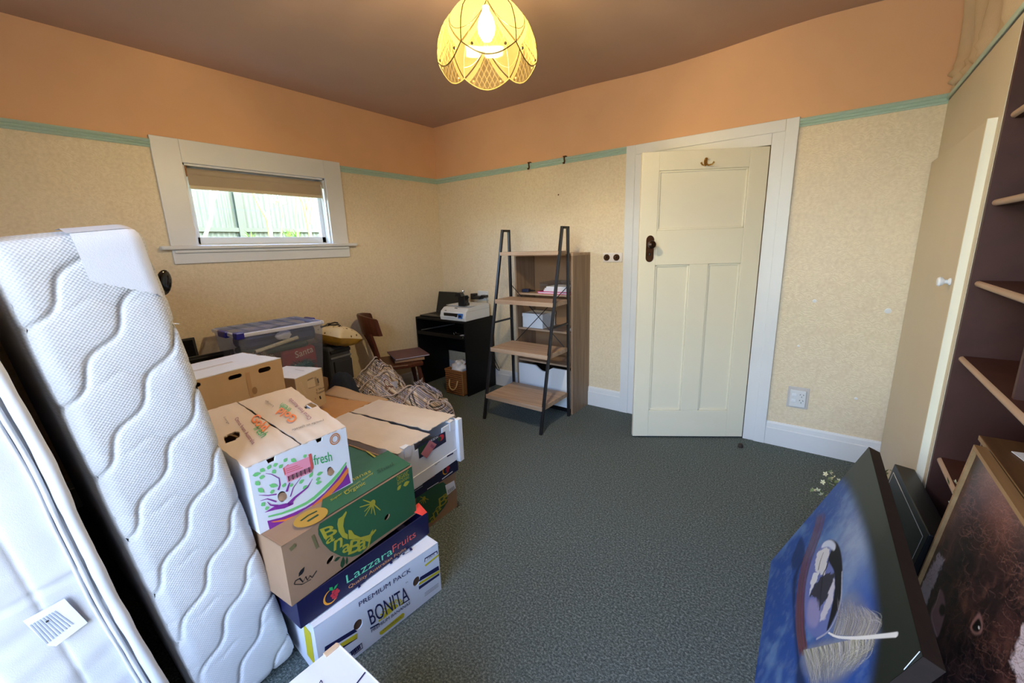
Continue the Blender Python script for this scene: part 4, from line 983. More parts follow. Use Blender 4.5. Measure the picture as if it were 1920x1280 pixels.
B2 = Carton('fruit_tray', 'navy fruit tray with green and red lettering on the white banana carton', (2.160, -2.803), (2.153, -2.245), .2355, .100, .40, NAVYB, 'fruit cartons')
B2.body(); B2.flap(-.40, -.15, -B2.W / 2, B2.W / 2, .099, NAVYB)
f = B2.front
f.text('Lazzara', c3((640, 1125)), c3((1140, 800)), c3((628, 1040)), I_LG); f.text('Fruits', c3((1140, 790)), c3((1392, 612)), c3((1135, 715)), I_CORAL)
f.text('Quality Australian Fruits', c3((662, 1195)), c3((1285, 765)), c3((655, 1150)), I_OR2)
berry(f, None, .040, c4((485, 320))); f.done()
rf = MB(); Wh = B2.W / 2; rf.add([(-.001, Wh - .03, .101), (-.001, Wh - .002, .101), (-.05, Wh - .002, .128), (-.05, Wh - .055, .122)], [(0, 1, 2, 3)]); rf.build('red_tab', ink('tab_red', (220, 60, 52)), B2.t)

# ---- 3 brown and green organic banana carton
B3 = Carton('organic_banana_carton', 'brown and green organic banana carton with yellow moon logo, middle of the nearest stack', (2.163, -2.819), (2.121, -2.279), .337, .219, .40, KRAFTD, 'fruit cartons')
f = B3.front; hl = [f.uv(c3((463, 868))), f.uv(c3((1080, 400)))]
B3.body(holes=[ell(hl[0][0], hl[0][1], .016, .011, 16, .3), ell(hl[1][0], hl[1][1], .014, .010, 16, .3)])
OLIVE = GREENB; W = B3.W
B3.flap(-.115, 0, -W / 2, W / 2, .219, KRAFTD, 'front_flap'); B3.flap(-.40, -.12, -W / 2 + .004, -.02, .214, KRAFTD, 'side_flap'); B3.flap(-.40, -.12, -.015, W / 2 - .004, .214, OLIVE, 'side_flap')
GT = GREENB
arc_b = [(1395, 345), (1300, 420), (1150, 520), (950, 660), (870, 720), (800, 800), (700, 835), (580, 830), (460, 770), (380, 690), (330, 590), (325, 530), (342, 475), (850, 158)]
f.poly([c3((1348, -150)), c3((1395, 300))] + [c3(q) for q in arc_b], GREENB, .0008, [ell(hl[1][0], hl[1][1], .014, .010, 16, .3)])
for ch, bl, br, tl in (('B', (395, 640), (545, 575), (342, 535)), ('a', (415, 705), (510, 650), (400, 625)), ('n', (495, 775), (590, 720), (500, 660)), ('a', (590, 800), (680, 770), (590, 705)), ('B', (650, 815), (780, 770), (680, 655)), ('a', (755, 790), (850, 740), (765, 680)), ('y', (850, 770), (945, 640), (830, 660))):
    f.text(ch, c3(bl), c3(br), c3(tl), I_OLIVE, .0014, .015)
f.poly([c3(q) for q in ((630, 335), (640, 350), (610, 420), (600, 500), (620, 570), (650, 590), (650, 645), (590, 620), (550, 560), (535, 480), (545, 420), (590, 390))], I_OLIVE, .0014)
f.poly([c3(q) for q in ((655, 540), (690, 545), (720, 590), (790, 620), (880, 595), (955, 530), (960, 545), (900, 620), (820, 655), (660, 640))], I_OLIVE, .0014)
f.mell(*f.uv(c3((920, 250))), .013, .013, I_OLIVE, .0014)
for q in ((780, 292), (830, 340), (836, 392), (905, 365), (948, 378), (1005, 325), (815, 212)): f.stroke([c3((920, 250)), c3(q)], [.006, .003], I_OLIVE, .0016)
f.text('ORGANIC', c3((1190, 15)), c3((1320, -60)), c3((1180, -40)), I_OLIVE); f.text('BANANAS', c3((1195, 55)), c3((1320, -25)), c3((1190, 22)), I_OLIVE)
f.leaf(c3((1190, 110)), c3((1235, 45)), .010, I_OLIVE); f.leaf(c3((1255, 60)), c3((1325, 10)), .012, I_OLIVE)
f.leaf(c3((500, 880)), c3((570, 835)), .008, I_GDK); f.leaf(c3((590, 960)), c3((600, 830)), .011, I_GDK); f.leaf(c3((640, 920)), c3((640, 830)), .006, I_GDK)
f.leaf(c3((115, 1050)), c3((180, 940)), .009, I_BLACK); f.stroke([c3(q) for q in ((65, 1130), (80, 1095), (125, 1070), (160, 1110), (190, 1050), (210, 1090), (235, 1040), (260, 1060), (310, 985))], .004, I_BLACK); f.stroke([c3(q) for q in ((65, 1135), (150, 1135), (250, 1080))], .002, I_BLACK)
f.stroke([c3((20, 760)), c3((80, 700))], .014, ink('faint_green', (112, 104, 70))); f.stroke([c3((265, 600)), c3((320, 740))], .010, ink('faint_green', (112, 104, 70)))
tp = B3.top
tp.poly([(628, 900), (727, 846), (771, 872), (660, 941), (600, 978), (606, 930)], GT, .0055)
cx, cy = tp.uv(c2((920, 850))); tp.mell(cx, cy, .055, .045, ink('ochre_disc', (178, 136, 52)), .0075); tp.mstroke([(cx - .03, cy + .01), (cx, cy + .016), (cx + .03, cy + .012)], .007, I_GDK, .0085); tp.mstroke([(cx - .02, cy - .012), (cx + .02, cy - .010)], .009, I_GDK, .0085)
tp.text('Organic', c2((1335, 600)), c2((1580, 465)), c2((1320, 545)), I_OLIVE, .0085); tp.text('Super premium quality', c2((1160, 670)), c2((1670, 330)), c2((1150, 640)), I_OLIVE, .0085); tp.text('bananas', c2((1290, 480)), c2((1640, 310)), c2((1280, 440)), I_OLIVE, .0085)
tp.text('Shed', c2((1720, 325)), c2((1910, 225)), c2((1705, 285)), I_GDK, .0085)
tp.stroke([c5((560, 800)), c5((665, 875))], .008, I_OLIVE, .0)
f.done(); tp.done()

# ---- 4 citrus carton on top, lettered flaps
B4 = Carton('citrus_carton', 'white citrus carton with orange, green and purple print on top of the nearest stack', (2.052, -2.832), (2.037, -2.494), .5575, .233, .44, WHITEB, 'fruit cartons', rise=.066)
f = B4.front; hl = [f.uv(c2((572, 580))), f.uv(c2((1150, 278)))]
B4.body(holes=[slot(hl[0][0], hl[0][1], .026, .042) if False else ell(hl[0][0], hl[0][1], .014, .020, 18, .25), ell(hl[1][0], hl[1][1], .012, .019, 18, .25)],
        notches=[(.055, .083, .016), (.220, .246, .016)])
for h in hl:
    b = MB(); b.lathe([(.0135, 0), (.0135, .012), (.012, .0125)], 16, Matrix.Translation((-.012, -B4.W / 2 + h[0], h[1] - .005)) @ Matrix.Rotation(R(70), 4, 'Y')); b.build('push_tab', KRAFTD, B4.t, smooth=True)
f.poly([c2(q) for q in ((390, 872), (560, 830), (700, 775), (850, 705), (950, 640), (1080, 530), (1180, 420), (1270, 310), (1338, 200), (1392, 415), (420, 982))][::-1], I_PUR, .0006)
up = [(400, 810), (560, 770), (700, 715), (850, 645), (950, 575), (1150, 385), (1250, 275), (1335, 160)]; dn = [(400, 830), (560, 795), (700, 748), (850, 680), (960, 610), (1170, 420), (1265, 305), (1338, 185)]
f.poly([c2(q) for q in up] + [c2(q) for q in dn[::-1]], I_GRN, .001)
up = [(430, 882), (600, 850), (760, 790), (900, 710), (1020, 610), (1130, 500), (1250, 375), (1355, 230)]; dn = [(470, 888), (620, 872), (790, 835), (950, 745), (1070, 640), (1190, 515), (1290, 400), (1362, 285)]
f.poly([c2(q) for q in up] + [c2(q) for q in dn[::-1]], I_ORG, .0012)
for a, q in (((210, 325), (310, 300)), ((290, 352), (362, 340)), ((245, 395), (300, 445)), ((275, 480), (352, 530)), ((410, 440), (518, 455)), ((395, 255), (425, 195)), ((450, 260), (490, 300)), ((530, 240), (572, 190)), ((585, 165), (630, 115)), ((672, 130), (738, 160)), ((578, 470), (600, 415)), ((668, 465), (688, 420)), ((770, 425), (830, 370)), ((812, 490), (872, 440)), ((895, 355), (935, 280)), ((980, 320), (1060, 285)), ((968, 420), (1045, 400)), ((420, 530), (480, 510)), ((360, 730), (412, 705)), ((300, 250), (360, 275)), ((320, 655), (362, 690)), ((458, 215), (515, 180)), ((820, 110), (862, 75)), ((970, 380), (1030, 355))):
    f.leaf(c2(a), c2(q), .008, I_GRN, .0012)
for pts, w in (([(520, 500), (540, 440), (530, 360), (440, 312), (370, 302)], [.006, .004, .003, .002, .001]), ([(620, 520), (640, 460), (658, 410)], [.008, .006, .004]), ([(665, 580), (700, 470), (795, 345)], [.004, .003, .0015]), ([(640, 680), (720, 590), (870, 470), (930, 365)], [.016, .009, .005, .001]), ([(285, 562), (400, 566), (500, 552)], [.001, .003, .004]), ([(305, 628), (390, 606), (500, 642)], [.001, .003, .004]), ([(390, 645), (430, 682), (520, 690)], [.002, .004, .006]), ([(360, 768), (480, 715), (600, 690), (700, 662)], [.001, .013, .016, .006])):
    f.stroke([c2(q) for q in pts], w, I_PUR, .0015)
f.poly([c2(q) for q in ((592, 220), (885, 100), (925, 285), (632, 412))][::-1], I_PINK, .002); f.poly([c2(q) for q in ((880, 75), (912, 60), (940, 230), (920, 270))][::-1], I_CORAL, .0022); f.poly([c2(q) for q in ((575, 240), (640, 190), (650, 215), (600, 330))][::-1], I_CORAL, .0016)
for k in range(17):
    a = k / 16; x = 640 + 262 * a; y = 352 - 112 * a; f.stroke([c2((x - 4, y - 20)), c2((x + 10, y + 40 - 4 * (k % 3)))], .0016 + .0016 * ((k * 7) % 3 == 0), I_BLACK, .003)
for k in range(3): f.stroke([c2((608 + 5 * k, 250 + 22 * k)), c2((750 + 30 * k, 200 + 14 * k))], .0018, I_CORAL, .003)
f.text('fresh', c2((955, 205)), c2((1168, 150)), c2((935, 85)), I_GRN2, .0016)
cx, cy = f.uv(c1((1520, 785)))
for rr, w in ((.0185, .004), (.0125, .003)): f.mstroke([(cx + rr * math.cos(2 * PI * k / 24), cy + rr * 1.05 * math.sin(2 * PI * k / 24)) for k in range(25)], w, I_ORD, .0014)
f.done()
W = B4.W; H4 = B4.H
CITB = mat('citrus_top_board', (208, 193, 180), .75, .05, 6)
def on_top(px_list):                                   # photo pixels -> local (x, y) on the sloping top
    r = []
    for q in px_list:
        a_, c_ = B4.top.uv(c1(q)); r.append((-c_ * B4.D / math.hypot(B4.D, B4.rise), a_ - B4.W / 2))
    return r
cut1 = on_top(((185, 775), (330, 715), (390, 720), (385, 770), (330, 810), (215, 850))); cut2 = on_top(((1150, 410), (1190, 375), (1240, 352), (1330, 380), (1235, 428), (1170, 432)))
fl1 = B4.flap(-.44, 0, -W / 2 - .006, -.004, H4 + .068, CITB, 'top_flap', dz=.003, dzx=-.066, torn=.004, curl=.003, cut=cut1); fl2 = B4.flap(-.44, 0, .004, W / 2, H4 + .069, CITB, 'top_flap', dz=-.002, dzx=-.066, torn=.004, curl=.003, splay=.045, cut=cut2)
b = MB(); b.box(-.4, -.04, -W / 2 + .01, W / 2 - .01, .19, .2); b.build('inner_flap', KRAFTD, B4.t)
tp = B4.top
tp.text('Gold', c1((505, 580)), c1((655, 735)), c1((600, 500)), I_ORG, .0095, .02); tp.text('fresh', c1((540, 690)), c1((640, 800)), c1((640, 640)), I_GRN2, .0095); tp.text('Citrus from Australia', c1((320, 575)), c1((535, 885)), c1((360, 545)), I_PLUMT, .0095); tp.text('Lounge', c1((180, 555)), c1((235, 640)), c1((215, 545)), I_GRY, .0095)
tp.text('Gold', c1((1085, 545)), c1((885, 430)), c1((1010, 630)), I_ORG, .0095, .02); tp.text('fresh', c1((1010, 445)), c1((895, 375)), c1((955, 500)), I_GRN2, .0095); tp.text('Citrus from Australia', c1((1250, 560)), c1((1000, 320)), c1((1205, 585)), I_PLUMT, .0095); tp.text('Lounge', c1((800, 410)), c1((705, 340)), c1((775, 430)), I_GRY, .0095)
tp.text('Lounge or Garage', c1((1390, 600)), c1((1010, 720)), c1((1385, 570)), I_GRY, .0095)
tp.done()

# ---- right stack, further back
B5 = Carton('organic_banana_carton', 'brown organic banana carton with barcode label, on the carpet under the navy tray', (1.885, -2.335), (1.864, -1.795), 0, .214, .40, KRAFTD, 'fruit cartons')
h5 = B5.front.uv(c3((1722, 238))); hh = ell(h5[0], h5[1], .014, .011, 16); B5.body(holes=[hh]); B5.flap(-.40, 0, -B5.W / 2, B5.W / 2, .2145, KRAFTD, 'lid')
f = B5.front
f.poly([c3(q) for q in ((1398, 150), (1600, 50), (1690, 20), (1745, 60), (1750, 150), (1700, 300), (1600, 420), (1530, 470), (1395, 520))], GREENB, .0008, [hh])
for ch, bl, br, tl in (('a', (1560, 470), (1620, 420), (1540, 420)), ('n', (1590, 420), (1640, 370), (1575, 360)), ('a', (1620, 360), (1675, 310), (1605, 310)), ('B', (1650, 300), (1735, 240), (1640, 200)), ('a', (1690, 215), (1745, 170), (1680, 170))): f.text(ch, c3(bl), c3(br), c3(tl), I_OLIVE)
f.mell(*f.uv(c3((1482, 195))), .010, .010, I_OLIVE, .0014)
for q in ((1430, 235), (1450, 250), (1475, 255), (1500, 245), (1530, 210), (1440, 180)): f.stroke([c3((1482, 195)), c3(q)], .004, I_OLIVE, .0016)
f.poly([c3(q) for q in ((1712, 55), (1810, 0), (1828, 85), (1735, 165))][::-1], I_WHT, .002)
for k in range(6): f.stroke([c3((1742 + 12 * k, 105 - 9 * k)), c3((1750 + 12 * k, 140 - 9 * k))], .003, I_GRY, .003)
f.done()
B6 = Carton('fruit_tray', 'navy fruit tray with a pink sticker under the torn tan carton', (1.895, -2.335), (1.872, -1.777), .219, .100, .42, NAVYB, 'fruit cartons')
B6.body(); f = B6.front
berry(f, None, .038, c5((1518, 1020)))
f.poly([c5(q) for q in ((1232, 1100), (1370, 1015), (1375, 1100), (1238, 1180))][::-1], ink('dusty_pink', (190, 116, 122)), .0012)
f.stroke([c5((1462, 1140)), c5((1590, 1045))], .006, I_WHT); f.stroke([c5((1285, 1260)), c5((1420, 1175))], .004, I_WHT)
f.poly([c5(q) for q in ((1130, 1190), (1235, 1125), (1235, 1160), (1130, 1225))][::-1], I_WHT, .0012); f.text('A', c5((1150, 1210)), c5((1170, 1195)), c5((1148, 1185)), I_NAVY, .002)
for k in range(3): f.stroke([c5((1130, 1240 + 22 * k)), c5((1230, 1175 + 22 * k))], .002, I_WHT)
f.done()
B7 = Carton('torn_lid_carton', 'white carton with torn tan top flaps on the navy tray', (1.935, -2.205), (1.892, -1.772), .320, .205, .61, WHITEB, 'fruit cartons')
W = B7.W; TANF = mat('tan_flap', (206, 193, 180), .8, .06, 7)
B7.body(notches=[(.10, .30, .035)])
B7.flap(-.61, 0, -W / 2 - .005, -.006, .206, TANF, 'top_flap', torn=.014, curl=.008, dz=.006); B7.flap(-.61, -.02, .008, W / 2 - .004, .210, TANF, 'top_flap', torn=.014, curl=.010, dz=.004, dzx=.012)
for y in (-W / 2 + .055, W / 2 - .055):
    b = MB(); b.prism([(-.022, -.04), (.022, -.045), (.026, .004), (.008, .012), (-.02, .008)], (.0035, y, .205), (0, 1, 0), (0, 0, 1), (1, 0, 0), .003); b.prism([(-.022, 0), (.02, 0), (.018, .03), (-.018, .034)], (0.0035, y, .2125), (0, 1, 0), (-1, 0, 0), (0, 0, 1), .003); b.build('locking_tab', WHITEB, B7.t)
b = MB(); b.box(-.006, .020, W / 2 - .03, W / 2 + .006, -.03, .213); b.build('corner_post', WHITEB, B7.t, bevel=.003)
b = MB(); b.box(.0005, .004, -W / 2 + .02, W / 2 - .03, -.015, .045); b.build('lower_lip', WHITEB, B7.t)
f = B7.front
f.poly([c5(q) for q in ((1172, 740), (1500, 565), (1512, 690), (1190, 895))][::-1], ink('label_navy', (34, 36, 66)), .0012)
f.poly([c5(q) for q in ((1180, 760), (1300, 690), (1320, 760), (1190, 860))][::-1], I_GDK, .0018); f.mell(*f.uv(c5((1450, 640))), .022, .016, I_RED, .0022); f.mell(*f.uv(c5((1430, 655))), .014, .012, I_GDK, .0026); f.text('KIEW', c5((1330, 690)), c5((1420, 640)), c5((1325, 665)), I_WHT, .0026)
f.poly([c5(q) for q in ((1310, 670), (1395, 720), (1275, 890), (1205, 835))][::-1], ink('dusty_pink', (190, 116, 122)), .0032)
for k in range(5): f.stroke([c5((1335 + 8 * k, 715 + 6 * k)), c5((1315 + 8 * k, 745 + 6 * k))], .003, I_PLUMT, .004)
f.stroke([c5((1365, 960)), c5((1430, 925))], .002, I_GRY, .0052); f.stroke([c5((1515, 865)), c5((1590, 825))], .008, I_NAVY, .0052); f.stroke([c5((1370, 970)), c5((1400, 955))], .002, I_GRY, .0052)
f.done(); tp = B7.top; tp.stroke([c5(q) for q in ((985, 370), (1000, 385), (1020, 378), (1045, 395), (1080, 388))], .003, I_GRY, .016); tp.done()

# ---- plain boxes of the pile behind
B8 = Carton('moving_carton', 'large tan and white moving carton with slotted top edge by the mattress', (1.285, -2.775), (1.225, -2.335), .455, .445, .34, KRAFT, 'moving boxes')
W = B8.W
B8.body(holes=[slot(.355, .412, .062, .024), slot(.218, .416, .060, .020), slot(.05, .424, .055, .020)])
for k, (y0, y1) in enumerate(((-W / 2, -.01), (.0, W / 2))): pass
B8.flap(-.17, 0, -W / 2, W / 2, .446, WHITEB, 'top_flap', dzx=.004); B8.flap(-.34, -.175, -W / 2, W / 2, .445, WHITEB, 'top_flap')
f = B8.front; f.mpoly([(.268, .25), (.285, .25), (.282, .42), (.262, .42)], ink('tape', (178, 142, 104), .4), .0012); f.mell(.292, .325, .012, .018, ink('smudge', (150, 116, 82)), .0014); f.done()
b = MB(); b.box(-.18, -.165, -.1, .08, .4465, .4485); b.build('clear_tape', mat('clear_tape', (226, 224, 232), .12, spec=.6), B8.t)
B9 = Carton('support_carton', 'brown carton underneath the large moving carton', (1.285, -2.750), (1.225, -2.325), 0, .450, .36, KRAFTD, 'moving boxes'); B9.body(); B9.flap(-.36, 0, -B9.W / 2, B9.W / 2, .451, KRAFTD, 'lid')
B10 = Carton('support_carton', 'brown carton behind the organic banana carton, under the citrus carton', (1.735, -2.755), (1.705, -2.345), 0, .585, .38, KRAFTD, 'moving boxes'); B10.body(); B10.flap(-.38, 0, -B10.W / 2, B10.W / 2, .586, KRAFTD, 'lid')
# toaster box
B11 = Carton('toaster_box', 'grey brown toaster box with white top beside the moving carton', (1.095, -2.225), (1.012, -2.022), .515, .225, .255, mat('toaster_board', (190, 170, 144), .7, .03, 6), 'moving boxes')
B11.body(); B11.flap(-.255, 0, -B11.W / 2, B11.W / 2, .226, WHITEB, 'lid')
f = B11.front; ct = crop(520, 580, 150 / 1067)
GB_ = ink('box_grey', (158, 140, 120)); f.poly([ct(q) for q in ((400, 945), (515, 895), (560, 1010), (425, 1060), (395, 1045))][::-1], GB_, .0008); f.poly([ct(q) for q in ((395, 960), (490, 915), (510, 1020), (400, 1050))][::-1], ink('box_pale', (200, 182, 158)), .0014); f.poly([ct(q) for q in ((522, 925), (540, 915), (556, 975), (540, 985))][::-1], I_GRY, .0016); f.stroke([ct((398, 942)), ct((470, 908))], .003, I_GRY, .002)
f.text('2 Slice', ct((515, 1090)), ct((625, 1045)), ct((510, 1065)), I_GRY); f.text('Toaster', ct((520, 1140)), ct((640, 1085)), ct((512, 1110)), I_GRY); f.text('1', ct((568, 1198)), ct((585, 1190)), ct((555, 1158)), I_BLACK); f.text('4', ct((500, 1205)), ct((515, 1198)), ct((495, 1185)), I_GRY)
f.text('ANCO', ct((395, 1120)), ct((318, 965)), ct((362, 1135)), ink('box_pale', (200, 182, 158))); f.done()
tp = B11.top; tp.stroke([ct((265, 765)), ct((395, 778))], .004, I_GRY, .006); tp.stroke([ct((240, 812)), ct((360, 832))], .003, I_GRY, .006); tp.done()
# open kraft box with a raised flap, under the toaster box
B12 = Carton('open_carton', 'open brown carton with spread flaps behind the torn tan carton', (1.265, -2.225), (1.205, -1.83), 0, .48, .48, KRAFTD, 'moving boxes'); B12.body()
KIN = mat('kraft_inside', (188, 138, 80), .7, .06, 7); W = B12.W
B12.flap(-.22, .015, -W / 2, W / 2 - .02, .490, KIN, 'front_flap', dzx=.016, torn=.012); B12.flap(-.48, -.21, -W / 2, W / 2, .4845, KIN, 'back_flap')
P = [[(-.45 + .50 * i / 10, W / 2 - .01 + .10 * j / 6, .485 + .028 * (1 - i / 10) * (j / 6) ** .8 + .006 * math.sin(i * .9) * j / 6) for j in range(7)] for i in range(11)]
b = MB(); b.grid(P); o = b.build('raised_flap', KRAFT, B12.t, smooth=True); md = o.modifiers.new('thickness', 'SOLIDIFY'); md.thickness = .004
# white box in the foreground
B13 = Carton('white_carton', 'white carton with navy marks on the carpet beside the mattress end', (2.775, -3.18), (2.775, -2.788), 0, .300, .41, WHITEB, 'moving boxes'); B13.body()
W = B13.W; B13.flap(-.41, 0, -W / 2, W / 2, .302, WHITEB, 'lid')
b = MB(); b.box(-.41, 0, W / 2 - .004, W / 2 + .0005, .24, .304); b.build('lid_edge', WHITEB, B13.t, bevel=.002); b = MB(); b.box(-.413, -.395, W / 2 - .045, W / 2 - .002, .2985, .305); b.build('torn_corner', KRAFTP, B13.t, bevel=.002)
tp = B13.top; cw = crop(530, 1180, 200 / 1920); tp.stroke([cw((1490, 785)), cw((1350, 970)), cw((1280, 1080))], .004, I_NAVY, .004); tp.text('BO', cw((620, 1060)), cw((760, 1180)), cw((690, 920)), I_NAVY, .004); tp.done()

# ---- mattress standing on its long edge
def rounded_block(sx, sy, sz, r, nx, ny, nz, disp=None):
    """block from (-sx,0..sy,0..sz) with rounded edges; returns dict of face grids"""
    inner = (r, r, r); faces = []
    lo = Vector((-sx, 0, 0)); hi = Vector((0, sy, sz))
    def fix(p):
        q = Vector([min(max(p[i], lo[i] + r), hi[i] - r) for i in range(3)]); d = Vector(p) - q
        return (q + d.normalized() * r, d.normalized()) if d.length > 1e-9 else (Vector(p), Vector((1, 0, 0)))
    def ease(t): return t
    def face(fn, na, nb):
        P = []
        for i in range(na + 1):
            row = []
            for j in range(nb + 1):
                p, n = fix(fn(i / na, j / nb))
                if disp: p = p + n * disp(p, n)
                row.append(tuple(p))
            P.append(row)
        return P
    G = {}
    G['front'] = face(lambda a, c: (0, sy * a, sz * c), ny, nz); G['back'] = face(lambda a, c: (-sx, sy * (1 - a), sz * c), 8, 12)
    G['right'] = face(lambda a, c: (-sx * a, sy, sz * c), nx, nz // 3); G['left'] = face(lambda a, c: (-sx * (1 - a), 0, sz * c), nx, nz // 3)
    G['top'] = face(lambda a, c: (-sx * (1 - a), sy * c, sz), nx, ny // 2); G['bottom'] = face(lambda a, c: (-sx * a, sy * c, 0), nx, ny // 2)
    return G
def quilt(p, n):
    y = p.y; z = p.z
    if n.x < .2 and n.z < .8: return 0.0
    # wavy diagonals rising to the right, and fainter cross seams
    s1 = z - 1.2 * y - .017 * math.sin((z + .9 * y) * 31.0)
    d1 = abs((s1 / .182 + .62) % 1 - .5) * .182 * .66
    s2 = z + .10 * y - .012 * math.sin(y * 60.0)
    d2 = abs((s2 / .182 + .22) % 1 - .5) * .182
    g = .0060 * math.exp(-(d1 / .0055) ** 2) + .0020 * math.exp(-(d2 / .006) ** 2)
    puff = .004 * math.sin(PI / 2 * min(d1 / .06, 1)) ** .6 if d1 > 0 else 0
    return (puff - g) * min(1, max(n.x, 0) + .35)
lean = R(6.65); mt = thing('mattress', 'white quilted mattress standing on its long edge beside the cartons', 'mattress', (2.045, -3.050, .003), (lean, 0, 0))
# pivot: floor point of the left (towards the base) lower edge; local y runs towards the cartons
G = rounded_block(2.0, .278, 1.475, .045, 24, 70, 300, quilt)
b = MB()
for k, g in G.items(): b.grid(g)
mo = b.build('quilted_body', WAFFLE, mt, smooth=True, ang=180)
# woven white corner patch
G0 = rounded_block(2.0, .278, 1.475, .045, 24, 70, 300); fg = G0['front']; ny = len(fg) - 1; nz_ = len(fg[0]) - 1
P = []
for i in range(int(ny * .50), int(ny * .97) + 1):
    row = []
    t = (i / ny - .50) / .47
    j0 = int(nz_ * (.925 - .045 * t))
    for j in range(j0, nz_ + 1, 1): pass
    cnt = 24
    for q in range(cnt + 1):
        j = j0 + (nz_ - j0) * q / cnt; ja = int(j); fb = j - ja; a = Vector(fg[i][ja]); c = Vector(fg[i][min(ja + 1, nz_)]); v = a.lerp(c, fb); row.append(tuple(v + Vector((.0065, 0, .0065 if q > cnt * .5 else 0))))
    P.append(row)
b = MB(); b.grid(P); 
tg = G0['top']; na = len(tg) - 1; nb = len(tg[0]) - 1
P2 = [[tuple(Vector(tg[i][j]) + Vector((.0065, 0, .0075))) for j in range(int(nb * .5), int(nb * .97) + 1)] for i in range(na - 2, na + 1)]
b.grid(P2)
b.build('corner_patch', mat('woven_patch', (212, 214, 222), .6, bump=.1, bscale=400), mt, smooth=True, ang=180)
for k in range(7):
    q = random.choice(fg[random.choice((2, ny - 2))][20:]); bb = MB(); bb.tube([q, tuple(Vector(q) + Vector((random.uniform(0, .012), random.uniform(-.008, .012), random.uniform(-.006, .01))))], .0006, 5); bb.build('loose_thread', mat('thread', (232, 232, 236), .8), mt)

# ---- bed base / thin mattress beside it, cream cotton with piping
def wrinkle(p, n):
    if n.x < .3: return 0
    y = p.y; z = p.z; r = .38 - y           # distance from the piped edge
    seam = 0.0
    for s in (.105, .205, .31, .42): seam += math.exp(-((r - s) / .0045) ** 2) + .8 * math.exp(-((r - s) / .02) ** 2) * .5
    hs = math.exp(-((z - .66) / .006) ** 2) + math.exp(-((z - 1.22) / .006) ** 2)
    wv = noise.noise(Vector((y * 5, z * 22 - y * 6, 1.7))) * .004 + noise.noise(Vector((y * 14, z * 30 + y * 4, 5.1))) * .0016
    return -.0055 * seam * .7 - .006 * hs + wv * (1.0 if z < .62 else .6)
bs = thing('box_spring', 'cream cotton covered box spring standing on edge beside the quilted mattress', 'box spring', (2.055, -3.485, .003), (lean, 0, 0))
G = rounded_block(2.0, .38, 1.52, .022, 24, 80, 150, wrinkle)
b = MB()
for g in G.values(): b.grid(g)
COTTON = mat('cream_cotton', (206, 206, 208), .8, .03, 6, bump=.12, bscale=500)
b.build('cotton_cover', COTTON, bs, smooth=True, ang=180)
PIPE = mat('piping_white', (214, 216, 220), .7)
for off, r, x in ((.380, .013, .004), (.358, .005, .006), (.348, .004, .005)):
    b = MB(); pts = [(x + .003 * math.sin(z * 31), off + .004 * noise.noise(Vector((z * 5, off * 9, 0))) + .004 * math.sin(z * 8), z) for z in [.02 + 1.48 * k / 60 for k in range(61)]]
    b.tube(pts, [r * (1 + .18 * noise.noise(Vector((k * .45, off, 2)))) for k in range(61)], 10); b.build('piping', PIPE, bs, smooth=True)
# care label sewn on the base
lb = Print(bs, (.006, 0, 0), (0, 1, 0), (0, 0, 1), (1, 0, 0))
cl = crop(0, 1040, 360 / 1920)
lab = [cl(q) for q in ((225, 655), (640, 430), (875, 670), (560, 905), (480, 905))]
lb.poly(lab, mat('label_white', (236, 238, 242), .6), .003)
for k in range(9): lb.stroke([cl((300 + 30 * k, 690 - 17 * k)), cl((470 + 32 * k, 880 - 24 * k))], .0022, ink('label_text', (176, 182, 196)), .0042)
lb.stroke([cl((455, 665)), cl((485, 645))], .004, I_BLACK, .0045); lb.done(None, 'care_label')

# ---- black knob of a bed post sticking out behind the mattress
kn = thing('bed_post', 'black bed post with a glossy oval knob behind the quilted mattress', 'bed post', (1.765, -2.868, 0))
GB = mat('gloss_black', (10, 10, 11), .12, spec=.6)
b = MB(); b.tube([(0, .118, 0), (0, -.046, 1.30)], .010, 12); b.build('post', BLACKM, kn, smooth=True)
b = MB(); b.tube([(0, -.046, 1.29), (0, -.034, 1.335), (0, 0, 1.343)], .007, 10); b.build('stem', BLACKM, kn, smooth=True)
Mk = Matrix.Translation((.0, .0, 1.343)) @ Matrix.Rotation(R(40), 4, 'Z') @ Matrix.Rotation(R(12), 4, 'Y')
b = MB(); prof = [(math.sin(PI * i / 10), -math.cos(PI * i / 10)) for i in range(11)]; b.lathe(prof, 20, Mk @ Matrix.Diagonal((.012, .030, .040, 1))); b.build('knob', GB, kn, smooth=True)

# ---- plastic storage tub and what is in it
t0 = (.31, -1.985, .515)
B14 = Carton('support_carton', 'brown carton under the clear plastic storage tub', (.50, -2.27), (.50, -1.72), 0, .508, .40, KRAFTD, 'moving boxes'); B14.body(); B14.flap(-.40, 0, -B14.W / 2, B14.W / 2, .509, KRAFTD, 'lid')
tu = thing('storage_tub', 'clear plastic storage tub with blue clips full of Christmas things', 'storage tub', t0)
def taper_box(b, x0, y0, z0, x1, y1, z1, th):
    def ring(hx, hy, z): return [(-hx, -hy, z), (hx, -hy, z), (hx, hy, z), (-hx, hy, z)]
    A = ring(x0, y0, z0) + ring(x1, y1, z1); fs = [(0, 1, 5, 4), (1, 2, 6, 5), (2, 3, 7, 6), (3, 0, 4, 7), (0, 3, 2, 1)]
    b.add(A, fs)
b = MB(); taper_box(b, .165, .245, .0, .195, .275, .405, .002); b.build('tub_wall', TUBP, tu)
b = MB()
for (x0, x1, y0, y1) in ((-.205, .205, -.286, -.270), (-.205, .205, .270, .286), (-.205, -.19, -.27, .27), (.19, .205, -.27, .27)): b.box(x0, x1, y0, y1, .398, .424)
